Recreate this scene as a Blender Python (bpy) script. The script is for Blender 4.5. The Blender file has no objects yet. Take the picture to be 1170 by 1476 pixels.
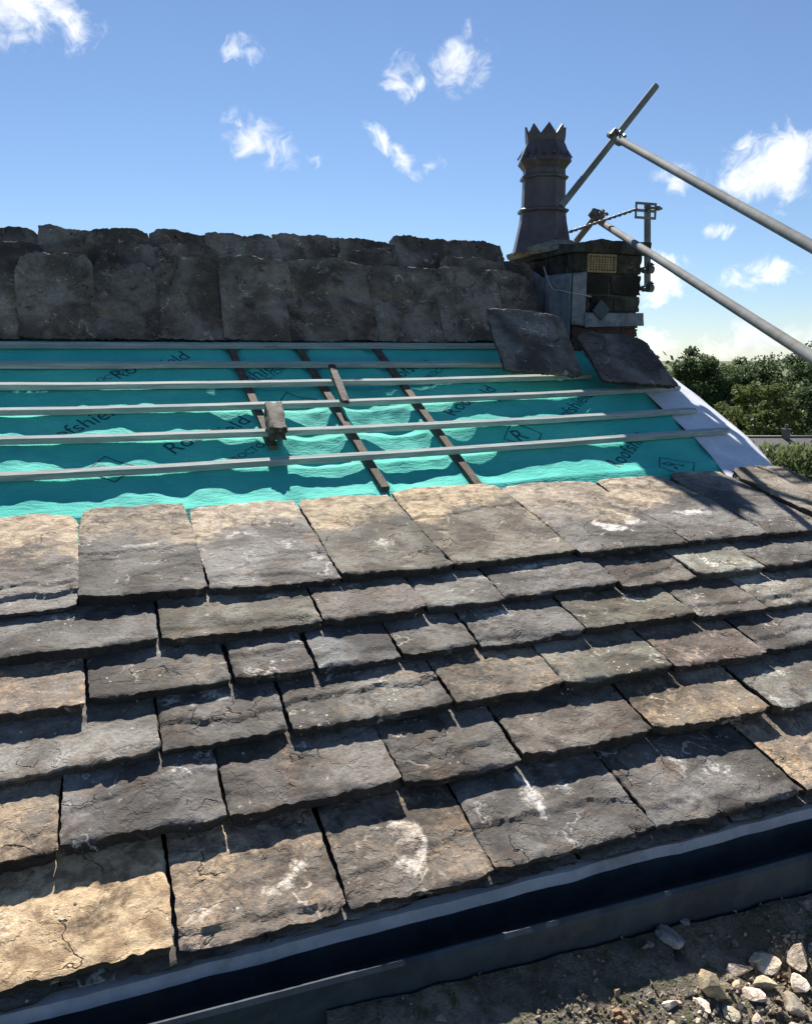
import bpy, bmesh, math, random
import numpy as np
from mathutils import Matrix, Vector, noise as mnoise

scene = bpy.context.scene
R = math.radians

# ------------------------------------------------------------------ camera
TH = R(21.33)                       # roof pitch
cam_d = bpy.data.cameras.new('camera')
cam = bpy.data.objects.new('camera', cam_d)
scene.collection.objects.link(cam)
cam_d.sensor_fit = 'VERTICAL'
cam_d.sensor_height = 36.0
cam_d.lens = 36.0 * 1155.12 / 1476.0
cam_d.clip_start = 0.05
cam_d.clip_end = 6000.0
cr, cu, cf = (0.93541, -0.35357, 0.0), (0.06847, 0.18114, 0.98107), (0.34687, 0.91770, -0.19365)
cam.matrix_world = Matrix(((cr[0], cu[0], -cf[0], 0.0), (cr[1], cu[1], -cf[1], -0.600),
                           (cr[2], cu[2], -cf[2], 1.537), (0, 0, 0, 1)))
scene.camera = cam

# ------------------------------------------------------------------ sun, sky, exposure
SUN_AZ, SUN_EL = R(11.0), R(40.5)    # azimuth from +Y towards +X
sd = bpy.data.lights.new('sun', 'SUN')
sd.energy = 5.0
sd.angle = R(0.55)
sd.color = (1.0, 0.945, 0.86)
sun = bpy.data.objects.new('sun', sd)
scene.collection.objects.link(sun)
sdir = Vector((math.sin(SUN_AZ) * math.cos(SUN_EL), math.cos(SUN_AZ) * math.cos(SUN_EL), math.sin(SUN_EL)))
sun.rotation_euler = sdir.to_track_quat('Z', 'Y').to_euler()
sun.location = (0, 8, 12)

scene.view_settings.view_transform = 'Standard'
scene.view_settings.look = 'None'
scene.view_settings.exposure = 0.98
scene.view_settings.gamma = 1.0
scene.view_settings.use_curve_mapping = False
scene.cycles.max_bounces = 6
scene.cycles.diffuse_bounces = 3
scene.cycles.glossy_bounces = 2


class NT:
    """tiny node-tree helper"""
    def __init__(self, tree):
        self.t = tree
        tree.nodes.clear()

    def n(self, typ, inputs=None, **props):
        nd = self.t.nodes.new(typ)
        for k, v in props.items():
            setattr(nd, k, v)
        if inputs:
            for k, v in inputs.items():
                self.set(nd, k, v)
        return nd

    def set(self, nd, k, v):
        s = nd.inputs[k]
        if isinstance(v, bpy.types.NodeSocket):
            self.t.links.new(v, s)
        elif isinstance(v, bpy.types.Node):
            self.t.links.new(v.outputs[0], s)
        else:
            if hasattr(s.default_value, '__len__') and not hasattr(v, '__len__'):
                v = [v] * len(s.default_value)
            if s.type == 'RGBA' and len(v) == 3:
                v = (*v, 1.0)
            s.default_value = v

    def math(self, op, a, b=0.0, c=None, clamp=False):
        nd = self.n('ShaderNodeMath', {0: a, 1: b}, operation=op, use_clamp=clamp)
        if c is not None:
            self.set(nd, 2, c)
        return nd.outputs[0]

    def mix(self, fac, a, b, blend='MIX'):
        nd = self.n('ShaderNodeMix', data_type='RGBA', blend_type=blend)
        self.set(nd, 0, fac)
        self.set(nd, 6, a)
        self.set(nd, 7, b)
        return nd.outputs[2]

    def noise(self, vec, scale, detail=4.0, rough=0.55, dist=0.0, out=0):
        nd = self.n('ShaderNodeTexNoise', {'Scale': scale, 'Detail': detail, 'Roughness': rough, 'Distortion': dist})
        if vec is not None:
            self.set(nd, 'Vector', vec)
        return nd.outputs[out]

    def ramp(self, fac, lo, hi, a=0.0, b=1.0):
        nd = self.n('ShaderNodeMapRange', {0: fac, 1: lo, 2: hi, 3: a, 4: b}, interpolation_type='SMOOTHSTEP')
        return nd.outputs[0]


world = bpy.data.worlds.new('World')
scene.world = world
world.use_nodes = True
W = NT(world.node_tree)
sky = W.n('ShaderNodeTexSky', sky_type='NISHITA', sun_disc=False, sun_elevation=SUN_EL, sun_rotation=SUN_AZ,
          altitude=600.0, air_density=1.0, dust_density=0.0, ozone_density=3.0)
tc = W.n('ShaderNodeTexCoord')
dirv = tc.outputs['Generated']
# fair-weather clouds: elongated patches in the sky, frayed by noise
CLOUDS = [(-2.89, 19.4, 3.9, 2.3, 1.0, 0), (-0.25, 18.34, 1.6, 1.0, .8, 0), (10.15, 18.39, 2.2, 1.0, .6, -20), (10.84, 13.41, 2.8, 1.6, .8, -25),
          (20.25, 17.17, 1.5, 1.6, .75, 30), (21.6, 16.9, 1.4, .7, .6, 20), (24.12, 17.75, 2.3, 1.5, .85, 25), (24.63, 19.75, .5, 1.3, .5, 15), (19.87, 13.19, 2.2, .8, .75, -40),
          (22.2, 12.32, 1.0, .6, .5, 0), (14.45, 12.5, 1.1, .6, .45, -20), (44.02, 11.19, 3.9, 2.5, 1.0, 10),
          (38.36, 10.71, 1.5, 1.1, .6, 30), (40.35, 8.02, 1.0, .6, .6, 0), (41.96, 7.94, 1.0, .6, .6, 20),
          (44.31, 5.34, 2.0, .9, .7, 0), (37.65, 4.7, 2.4, 1.9, .85, 0), (42.13, 4.58, 2.0, 1.1, .6, 0),
          (43.87, 0.9, 4.2, 1.5, .7, 8), (37.68, 0.75, 2.0, 1.3, .65, 0), (47.5, 1.2, 2.6, 1.6, .6, 0),
          (64, 14, 7, 3, 1, 10), (-22, 12, 6, 2.4, .9, -10), (-70, 10, 9, 3, 1, 0), (110, 14, 9, 4, 1, 0), (178, 18, 9, 4, 1, 0)]
warp = W.noise(dirv, 14.0, 3.0, 0.6, out=1)
wv = W.n('ShaderNodeVectorMath', {0: warp, 1: (0.5, 0.5, 0.5)}, operation='SUBTRACT').outputs[0]
wv = W.n('ShaderNodeVectorMath', {0: wv, 'Scale': 0.035}, operation='SCALE').outputs[0]
wdir = W.n('ShaderNodeVectorMath', {0: dirv, 1: wv}, operation='ADD').outputs[0]
mask = None
for az, el, rx, ry, st, rot in CLOUDS:
    a, e = R(az), R(el)
    rt = Vector((math.cos(a), -math.sin(a), 0))
    upv = Vector((-math.sin(a) * math.sin(e), -math.cos(a) * math.sin(e), math.cos(e)))
    q = R(rot)
    ax = (rt * math.cos(q) + upv * math.sin(q)) / math.tan(R(rx * 1.22))
    ay = (-rt * math.sin(q) + upv * math.cos(q)) / math.tan(R(ry * 1.22))
    da = W.n('ShaderNodeVectorMath', {0: wdir, 1: ax}, operation='DOT_PRODUCT').outputs['Value']
    db = W.n('ShaderNodeVectorMath', {0: wdir, 1: ay}, operation='DOT_PRODUCT').outputs['Value']
    # keep only this side of the sky
    fw = Vector((math.sin(a) * math.cos(e), math.cos(a) * math.cos(e), math.sin(e)))
    dc = W.n('ShaderNodeVectorMath', {0: wdir, 1: fw}, operation='DOT_PRODUCT').outputs['Value']
    back = W.math('MULTIPLY', W.math('LESS_THAN', dc, 0.0), 100.0)
    ln = W.n('ShaderNodeVectorMath', {0: W.n('ShaderNodeCombineXYZ', {0: da, 1: db, 2: back}).outputs[0]}, operation='LENGTH').outputs['Value']
    g = W.math('MULTIPLY', W.math('SUBTRACT', 1.0, ln, clamp=True), st)
    mask = g if mask is None else W.math('MAXIMUM', mask, g)
cn = W.noise(wdir, 34.0, 9.0, 0.62, 0.6)
cn2 = W.noise(wdir, 9.0, 5.0, 0.6)
dens = W.math('ADD', W.math('MULTIPLY', mask, 1.55), W.math('MULTIPLY', W.math('SUBTRACT', cn, 0.60), 3.0))
dens = W.math('MULTIPLY', W.ramp(dens, -0.05, 1.05), W.ramp(mask, 0.0, 0.18))
shade = W.ramp(cn2, 0.3, 0.75)
ccol = W.mix(shade, (10.0, 10.4, 11.0), (15, 15, 15))
hsv = W.n('ShaderNodeHueSaturation', {'Hue': 0.497, 'Saturation': 0.92, 'Value': 0.95, 'Color': sky.outputs[0]})
skyc = W.mix(1.0, hsv.outputs[0], (0.90, 0.99, 1.15), 'MULTIPLY')
bg = W.n('ShaderNodeBackground', {'Color': W.mix(W.math('MULTIPLY', dens, 0.88), skyc, ccol), 'Strength': 0.05})
W.n('ShaderNodeOutputWorld', {'Surface': bg.outputs[0]})
try:
    world.cycles.sampling_method = 'MANUAL'
    world.cycles.sample_map_resolution = 512
except Exception:
    pass

# ------------------------------------------------------------------ helpers: objects
COL = scene.collection


def link(name, data, parent=None, mat=None, mw=None):
    o = bpy.data.objects.new(name, data)
    COL.objects.link(o)
    if mat is not None and data is not None and not data.materials:
        data.materials.append(mat)
    if mw is not None:
        o.matrix_basis = mw
    if parent is not None:
        o.parent = parent
        o.matrix_parent_inverse = inv_world(parent)
    return o


def inv_world(p):
    return world_of(p).inverted()


def world_of(o):
    if o.parent is None:
        return o.matrix_basis.copy()
    return world_of(o.parent) @ o.matrix_parent_inverse @ o.matrix_basis


def tag(o, label=None, cat=None, group=None, kind=None):
    if label: o['label'] = label
    if cat: o['category'] = cat
    if group: o['group'] = group
    if kind: o['kind'] = kind
    return o


def empty(name, loc):
    o = bpy.data.objects.new(name, None)
    COL.objects.link(o)
    o.matrix_basis = Matrix.Translation(loc)
    o.empty_display_size = 0.1
    return o


def from_np(name, verts, faces, smooth=True, sharp=None):
    me = bpy.data.meshes.new(name)
    me.from_pydata([tuple(v) for v in verts], [], faces)
    me.update()
    if smooth:
        me.shade_smooth()
        if sharp is not None:
            me.set_sharp_from_angle(angle=sharp)
    return me


def bm_mesh(name, bm, smooth=False, sharp=None):
    me = bpy.data.meshes.new(name)
    bm.normal_update()
    bm.to_mesh(me)
    bm.free()
    if smooth:
        me.shade_smooth()
        if sharp is not None:
            me.set_sharp_from_angle(angle=sharp)
    return me


def add_box(bm, lo, hi, mtx=None):
    v = [Vector((x, y, z)) for z in (lo[2], hi[2]) for y in (lo[1], hi[1]) for x in (lo[0], hi[0])]
    if mtx is not None:
        v = [mtx @ p for p in v]
    b = [bm.verts.new(p) for p in v]
    for f in ((0, 2, 3, 1), (4, 5, 7, 6), (0, 1, 5, 4), (2, 6, 7, 3), (0, 4, 6, 2), (1, 3, 7, 5)):
        bm.faces.new([b[i] for i in f])


def add_tube(bm, a, b, r0, r1=None, n=16, cap=True, wall=None):
    a, b = Vector(a), Vector(b)
    r1 = r0 if r1 is None else r1
    d = (b - a).normalized()
    q = d.to_track_quat('Z', 'Y')
    ra, rb = [], []
    for i in range(n):
        an = 2 * math.pi * i / n
        c = q @ Vector((math.cos(an), math.sin(an), 0))
        ra.append(bm.verts.new(a + c * r0))
        rb.append(bm.verts.new(b + c * r1))
    for i in range(n):
        j = (i + 1) % n
        bm.faces.new((ra[i], ra[j], rb[j], rb[i]))
    if wall:            # open pipe ends
        ia, ib = [], []
        for i in range(n):
            an = 2 * math.pi * i / n
            c = q @ Vector((math.cos(an), math.sin(an), 0))
            ia.append(bm.verts.new(a + c * (r0 - wall)))
            ib.append(bm.verts.new(b + c * (r1 - wall)))
        for i in range(n):
            j = (i + 1) % n
            bm.faces.new((ra[j], ra[i], ia[i], ia[j]))
            bm.faces.new((rb[i], rb[j], ib[j], ib[i]))
            bm.faces.new((ia[j], ia[i], ib[i], ib[j]))
    elif cap:
        bm.faces.new(list(reversed(ra)))
        bm.faces.new(rb)


def roofp(s, t, o=0.0):
    return Vector((s, t * math.cos(TH) - o * math.sin(TH), t * math.sin(TH) + o * math.cos(TH)))


def roof_matrix(s, t, o=0.0, tilt=0.0, yaw=0.0):
    """frame on the roof slope: x along the eaves, y up the slope, z out of it"""
    ph = TH - tilt
    m = Matrix(((1, 0, 0, 0), (0, math.cos(ph), -math.sin(ph), 0), (0, math.sin(ph), math.cos(ph), 0), (0, 0, 0, 1)))
    return Matrix.Translation(roofp(s, t, o)) @ m @ Matrix.Rotation(yaw, 4, 'Z')


# ------------------------------------------------------------------ helpers: numpy noise
def _hash(ix, iy, seed):
    h = (ix.astype(np.int64) * 374761393 + iy.astype(np.int64) * 668265263 + seed * 974634777) & 0x7fffffff
    h = ((h ^ (h >> 13)) * 1274126177) & 0x7fffffff
    h = h ^ (h >> 16)
    return (h & 0xffff) / 65535.0


def vn(x, y, seed=0):
    x = np.asarray(x, float); y = np.asarray(y, float)
    ix, iy = np.floor(x), np.floor(y)
    fx, fy = x - ix, y - iy
    fx = fx * fx * fx * (fx * (fx * 6 - 15) + 10)
    fy = fy * fy * fy * (fy * (fy * 6 - 15) + 10)
    a, b = _hash(ix, iy, seed), _hash(ix + 1, iy, seed)
    c, d = _hash(ix, iy + 1, seed), _hash(ix + 1, iy + 1, seed)
    return (a + (b - a) * fx) * (1 - fy) + (c + (d - c) * fx) * fy


def fbm(x, y, seed=0, octv=4, gain=0.5):
    s, a, tot = 0.0, 1.0, 0.0
    c, sn = math.cos(0.6), math.sin(0.6)
    for k in range(octv):
        s = s + a * vn(x, y, seed + 17 * k)
        tot += a
        a *= gain
        x, y = (x * c - y * sn) * 2.03 + 3.1, (x * sn + y * c) * 2.03 + 7.7
    return s / tot * 2 - 1          # -1..1


def sstep(a, b, x):
    t = np.clip((x - a) / (b - a), 0, 1)
    return t * t * (3 - 2 * t)


# ------------------------------------------------------------------ materials
def new_mat(name):
    m = bpy.data.materials.new(name)
    m.use_nodes = True
    return m, NT(m.node_tree)


def finish(N, color, rough=0.8, bump=None, bstr=0.5, bdist=0.01, spec=0.3, metal=0.0, trans=None):
    p = N.n('ShaderNodeBsdfPrincipled', {'Base Color': color, 'Roughness': rough, 'Metallic': metal})
    p.inputs['Specular IOR Level'].default_value = spec
    if bump is not None:
        b = N.n('ShaderNodeBump', {'Strength': bstr, 'Distance': bdist, 'Height': bump})
        N.set(p, 'Normal', b.outputs[0])
    out = p.outputs[0]
    if trans:
        tr = N.n('ShaderNodeBsdfTranslucent', {'Color': trans[1]})
        mx = N.n('ShaderNodeMixShader', {0: trans[0], 1: out, 2: tr.outputs[0]})
        out = mx.outputs[0]
    N.n('ShaderNodeOutputMaterial', {'Surface': out})


def obj_coord(N):
    """object coordinates shifted by a per-object random amount so no two pieces repeat"""
    t = N.n('ShaderNodeTexCoord')
    oi = N.n('ShaderNodeObjectInfo')
    off = N.n('ShaderNodeVectorMath', {0: N.n('ShaderNodeCombineXYZ', {0: oi.outputs['Random'], 1: N.math('MULTIPLY', oi.outputs['Random'], 7.3), 2: N.math('MULTIPLY', oi.outputs['Random'], 3.7)}).outputs[0], 'Scale': 37.0}, operation='SCALE').outputs[0]
    return N.n('ShaderNodeVectorMath', {0: t.outputs['Object'], 1: off}, operation='ADD').outputs[0], oi


def stone_mat(name, value=1.0, moss=0.0):
    m, N = new_mat(name)
    v, oi = obj_coord(N)
    at = N.n('ShaderNodeAttribute', attribute_name='mask')
    sep = N.n('ShaderNodeSeparateColor', {0: at.outputs['Color']})
    mR, mG, mB = sep.outputs[0], sep.outputs[1], sep.outputs[2]
    big = N.noise(v, 4.0, 4, 0.55, 0.4)
    mid = N.noise(v, 17.0, 5, 0.62, 0.5)
    fine = N.noise(v, 85.0, 4, 0.65)
    grit = N.noise(v, 420.0, 2, 0.6)
    c = N.mix(N.ramp(big, 0.36, 0.64), (0.098, 0.089, 0.080), (0.195, 0.184, 0.170))
    c = N.mix(N.math('MULTIPLY', N.ramp(mid, 0.46, 0.72), 0.6), c, (0.150, 0.105, 0.074))
    tanc = N.mix(N.ramp(mid, 0.35, 0.65), (0.225, 0.165, 0.110), (0.385, 0.315, 0.225))
    tanf = N.ramp(N.math('ADD', mR, N.math('MULTIPLY', N.math('SUBTRACT', N.noise(v, 26.0, 6, 0.68, 0.8), 0.5), 1.5)), 0.28, 0.85)
    c = N.mix(N.math('MULTIPLY', tanf, 0.9), c, tanc)
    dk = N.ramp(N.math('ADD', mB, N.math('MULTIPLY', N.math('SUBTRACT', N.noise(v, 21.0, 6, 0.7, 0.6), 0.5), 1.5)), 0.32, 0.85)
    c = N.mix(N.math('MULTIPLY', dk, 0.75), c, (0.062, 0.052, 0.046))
    # pale lime and lichen bloom
    wn = N.noise(v, 48.0, 6, 0.72, 0.9)
    wf = N.ramp(N.math('ADD', mG, N.math('MULTIPLY', N.math('SUBTRACT', wn, 0.5), 2.6)), 0.30, 1.30)
    c = N.mix(N.math('MULTIPLY', wf, 0.72), c, N.mix(fine, (0.52, 0.50, 0.45), (0.80, 0.78, 0.73)))
    ws = N.ramp(N.noise(v, 9.0, 6, 0.75, 1.5), 0.60, 0.80)
    c = N.mix(N.math('MULTIPLY', ws, 0.62), c, (0.46, 0.43, 0.37))
    rust = N.ramp(N.noise(v, 6.0, 6, 0.7, 0.5), 0.57, 0.72)
    c = N.mix(N.math('MULTIPLY', rust, 0.42), c, (0.32, 0.215, 0.125))
    # thin pale veins
    vn_ = N.math('ABSOLUTE', N.math('SUBTRACT', N.noise(v, 4.2, 5, 0.6, 0.3), 0.5))
    vein = N.math('MULTIPLY', N.ramp(vn_, 0.0, 0.016, 1.0, 0.0), N.ramp(N.noise(v, 7.0, 3, 0.6), 0.54, 0.66))
    c = N.mix(N.math('MULTIPLY', vein, 0.55), c, (0.50, 0.47, 0.42))
    blot = N.ramp(N.noise(v, 7.5, 6, 0.72, 0.4), 0.54, 0.70)
    c = N.mix(N.math('MULTIPLY', blot, 0.72), c, (0.062, 0.048, 0.040))
    # lichen dots
    vo = N.n('ShaderNodeTexVoronoi', {'Vector': v, 'Scale': 46.0, 'Randomness': 1.0})
    dots = N.math('MULTIPLY', N.math('LESS_THAN', vo.outputs['Distance'], 0.16), N.ramp(N.noise(v, 11.0, 3), 0.56, 0.68))
    c = N.mix(N.math('MULTIPLY', dots, 0.7), c, (0.55, 0.53, 0.46))
    # hairline cracks and flake edges
    cr1 = N.math('ABSOLUTE', N.math('SUBTRACT', N.noise(v, 4.0, 5, 0.52, 0.15), 0.5))
    crack = N.math('MULTIPLY', N.ramp(cr1, 0.0, 0.007, 1.0, 0.0), N.ramp(N.noise(v, 6.0, 2), 0.54, 0.60))
    c = N.mix(N.math('MULTIPLY', crack, 0.6), c, (0.03, 0.027, 0.025))
    # speckle
    c = N.mix(1.0, c, N.mix(fine, (0.62, 0.62, 0.62), (1.42, 1.42, 1.42)), 'MULTIPLY')
    c = N.mix(1.0, c, N.mix(grit, (0.72, 0.72, 0.72), (1.28, 1.28, 1.28)), 'MULTIPLY')
    if moss:
        c = N.mix(N.math('MULTIPLY', N.ramp(N.noise(v, 12.0, 5, 0.7), 0.5, 0.7), moss), c, (0.075, 0.085, 0.035))
    lum = N.n('ShaderNodeRGBToBW', {0: c}).outputs[0]
    ck = N.math('MINIMUM', N.math('POWER', N.math('DIVIDE', lum, 0.15), 0.58), 1.38)
    c = N.mix(1.0, c, N.n('ShaderNodeCombineColor', {0: ck, 1: ck, 2: ck}).outputs[0], 'MULTIPLY')
    rv = N.math('MULTIPLY_ADD', oi.outputs['Random'], 0.34 * value, 0.76 * value)
    c = N.mix(1.0, c, N.n('ShaderNodeCombineColor', {0: rv, 1: rv, 2: rv}).outputs[0], 'MULTIPLY')
    c = N.mix(1.0, c, oi.outputs['Color'], 'MULTIPLY')
    flake = N.ramp(N.noise(v, 8.0, 6, 0.6, 0.1), 0.49, 0.515)
    h = N.math('ADD', N.math('MULTIPLY', flake, 0.42), N.math('ADD', N.math('MULTIPLY', fine, 0.6), N.math('MULTIPLY', grit, 0.22)))
    h = N.math('SUBTRACT', h, N.math('MULTIPLY', crack, 1.2))
    h = N.math('ADD', h, N.math('MULTIPLY', mid, 0.5))
    finish(N, c, 0.86, h, 0.75, 0.006, 0.25)
    return m


M_STONE = stone_mat('stone_slate')
M_WALL = stone_mat('chimney_stone', 0.38, 0.6)
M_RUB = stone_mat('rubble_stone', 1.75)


def simple_mat(name, c1, c2, scale=20.0, rough=0.8, bdist=0.004, bstr=0.4, spec=0.3, metal=0.0, stretch=None, detail=5, c3=None):
    m, N = new_mat(name)
    v, oi = obj_coord(N)
    if stretch:
        v = N.n('ShaderNodeMapping', {'Vector': v, 'Scale': stretch}).outputs[0]
    n1 = N.noise(v, scale, detail, 0.62, 0.4)
    n2 = N.noise(v, scale * 6, 3, 0.6)
    c = N.mix(N.ramp(n1, 0.35, 0.68), c1, c2)
    if c3:
        c = N.mix(N.ramp(N.noise(v, scale * 0.6, 6, 0.7, 0.6), 0.56, 0.72), c, c3)
    c = N.mix(1.0, c, N.mix(n2, (0.8, 0.8, 0.8), (1.2, 1.2, 1.2)), 'MULTIPLY')
    h = N.math('ADD', n1, N.math('MULTIPLY', n2, 0.5))
    finish(N, c, rough, h, bstr, bdist, spec, metal)
    return m


M_BATTEN = simple_mat('treated_batten', (0.29, 0.35, 0.34), (0.50, 0.53, 0.48), 7.0, 0.85, 0.003, 0.7, stretch=(0.6, 9, 9), c3=(0.26, 0.22, 0.16))
M_OLD_WOOD = simple_mat('old_timber', (0.07, 0.052, 0.038), (0.15, 0.115, 0.085), 9.0, 0.85, 0.004, 0.6, stretch=(9, 0.6, 9))
M_BARK = simple_mat('weathered_timber', (0.06, 0.052, 0.042), (0.15, 0.135, 0.105), 14.0, 0.85, 0.006, 0.8, c3=(0.035, 0.03, 0.026))
M_LEAD = simple_mat('sheet_lead', (0.13, 0.14, 0.16), (0.24, 0.25, 0.275), 9.0, 0.65, 0.006, 0.7, 0.3, 0.1, c3=(0.33, 0.34, 0.35))
M_FASCIA = simple_mat('grey_eaves_strip', (0.33, 0.35, 0.385), (0.45, 0.46, 0.49), 6.0, 0.6, 0.003, 0.4, 0.4, c3=(0.24, 0.24, 0.235))
M_GUTTER = simple_mat('dark_gutter', (0.030, 0.042, 0.052), (0.055, 0.075, 0.088), 7.0, 0.55, 0.002, 0.4, 0.35, c3=(0.085, 0.088, 0.08))
M_POT = simple_mat('salt_glazed_clay', (0.062, 0.048, 0.055), (0.105, 0.082, 0.088), 8.0, 0.45, 0.003, 0.4, 0.45, c3=(0.19, 0.17, 0.165))
M_BUFF = simple_mat('buff_clay', (0.27, 0.18, 0.105), (0.36, 0.25, 0.15), 30.0, 0.8, 0.002, 0.4)
M_MORTAR = simple_mat('mortar', (0.20, 0.18, 0.14), (0.34, 0.31, 0.25), 18.0, 0.9, 0.014, 0.9, c3=(0.10, 0.09, 0.07))
M_STEEL = simple_mat('galvanised_tube', (0.15, 0.155, 0.155), (0.25, 0.255, 0.25), 5.0, 0.8, 0.001, 0.3, 0.15, 0.0, c3=(0.19, 0.165, 0.135))
M_CLAMP = simple_mat('dull_steel', (0.11, 0.105, 0.10), (0.21, 0.20, 0.19), 30.0, 0.6, 0.002, 0.5, 0.4, 0.5, c3=(0.17, 0.10, 0.06))
M_JOINT = simple_mat('old_mortar', (0.07, 0.064, 0.052), (0.13, 0.118, 0.095), 20.0, 0.9, 0.01, 0.8)
M_BRICK = simple_mat('red_brick', (0.065, 0.035, 0.03), (0.11, 0.052, 0.042), 22.0, 0.9, 0.006, 0.6)
M_DECK = simple_mat('roof_boards', (0.10, 0.08, 0.06), (0.16, 0.13, 0.10), 12.0, 0.9)
M_PRINT = simple_mat('printed_ink', (0.012, 0.075, 0.095), (0.018, 0.10, 0.12), 30.0, 0.7, 0.0005, 0.1)
M_HOLE = simple_mat('hole_shade', (0.012, 0.011, 0.01), (0.02, 0.018, 0.016), 20.0, 0.95)  # near-black plate colour that paints in the darkness inside the vent holes


def membrane_mat():
    m, N = new_mat('breather_membrane')
    t = N.n('ShaderNodeTexCoord')
    v = t.outputs['Object']
    n1 = N.noise(v, 3.0, 4, 0.6, 0.5)
    n2 = N.noise(v, 260.0, 2, 0.6)
    n3 = N.noise(v, 38.0, 5, 0.65, 0.8)
    c = N.mix(N.ramp(n1, 0.3, 0.7), (0.060, 0.56, 0.47), (0.105, 0.66, 0.54))
    c = N.mix(N.math('MULTIPLY', N.ramp(n3, 0.55, 0.75), 0.22), c, (0.10, 0.50, 0.42))
    c = N.mix(1.0, c, N.mix(n2, (0.86, 0.86, 0.86), (1.14, 1.14, 1.14)), 'MULTIPLY')
    h = N.math('ADD', N.math('MULTIPLY', n3, 1.0), N.math('MULTIPLY', n2, 0.15))
    cre = N.n('ShaderNodeMapping', {'Vector': v, 'Scale': (6.0, 16.0, 16.0), 'Rotation': (0.38, 0, 0.35)}).outputs[0]
    h = N.math('ADD', h, N.math('MULTIPLY', N.noise(cre, 2.2, 4, 0.6, 1.2), 2.6))
    finish(N, c, 0.85, h, 0.45, 0.006, 0.28, trans=(0.14, (0.05, 0.6, 0.47, 1)))
    return m


M_MEMB = membrane_mat()
M_WHITE = simple_mat('white_underlay', (0.66, 0.69, 0.74), (0.78, 0.80, 0.83), 5.0, 0.65, 0.006, 0.4)


def leaf_mat(name, a, b, c):
    m, N = new_mat(name)
    g = N.n('ShaderNodeNewGeometry')
    t = N.n('ShaderNodeTexCoord')
    n = N.noise(t.outputs['Object'], 0.9, 3, 0.6)
    col = N.mix(g.outputs['Random Per Island'], a, b)
    col = N.mix(N.ramp(n, 0.42, 0.66), col, c)
    finish(N, col, 0.55, None, spec=0.3, trans=(0.5, col))
    return m


M_LEAF = leaf_mat('leaf_green', (0.040, 0.068, 0.028), (0.085, 0.125, 0.052), (0.070, 0.105, 0.040))
M_LEAF2 = leaf_mat('leaf_olive', (0.085, 0.11, 0.036), (0.135, 0.165, 0.055), (0.11, 0.14, 0.046))
M_HEDGE = leaf_mat('leaf_pale', (0.10, 0.13, 0.055), (0.17, 0.20, 0.085), (0.13, 0.165, 0.07))


def ground_mat():
    m, N = new_mat('mossy_yard')
    t = N.n('ShaderNodeTexCoord')
    v = t.outputs['Object']
    a = N.noise(v, 5.0, 6, 0.65, 0.6)
    b = N.noise(v, 30.0, 6, 0.7, 0.5)
    d = N.noise(v, 140.0, 3, 0.6)
    c = N.mix(N.ramp(a, 0.36, 0.64), (0.12, 0.105, 0.08), (0.25, 0.215, 0.165))
    c = N.mix(N.ramp(b, 0.45, 0.68), c, (0.075, 0.085, 0.035))
    c = N.mix(N.math('MULTIPLY', N.ramp(N.noise(v, 11.0, 5, 0.7), 0.58, 0.70), 0.7), c, (0.30, 0.28, 0.24))
    c = N.mix(1.0, c, N.mix(d, (0.65, 0.65, 0.65), (1.35, 1.35, 1.35)), 'MULTIPLY')
    finish(N, c, 0.92, N.math('ADD', N.math('MULTIPLY', b, 1.5), d), 0.9, 0.012, 0.2)
    return m


M_YARD = ground_mat()
M_TERRAIN = simple_mat('rough_grass', (0.060, 0.085, 0.028), (0.10, 0.12, 0.045), 0.5, 0.95, 0.1, 0.8, c3=(0.13, 0.12, 0.06))


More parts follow.
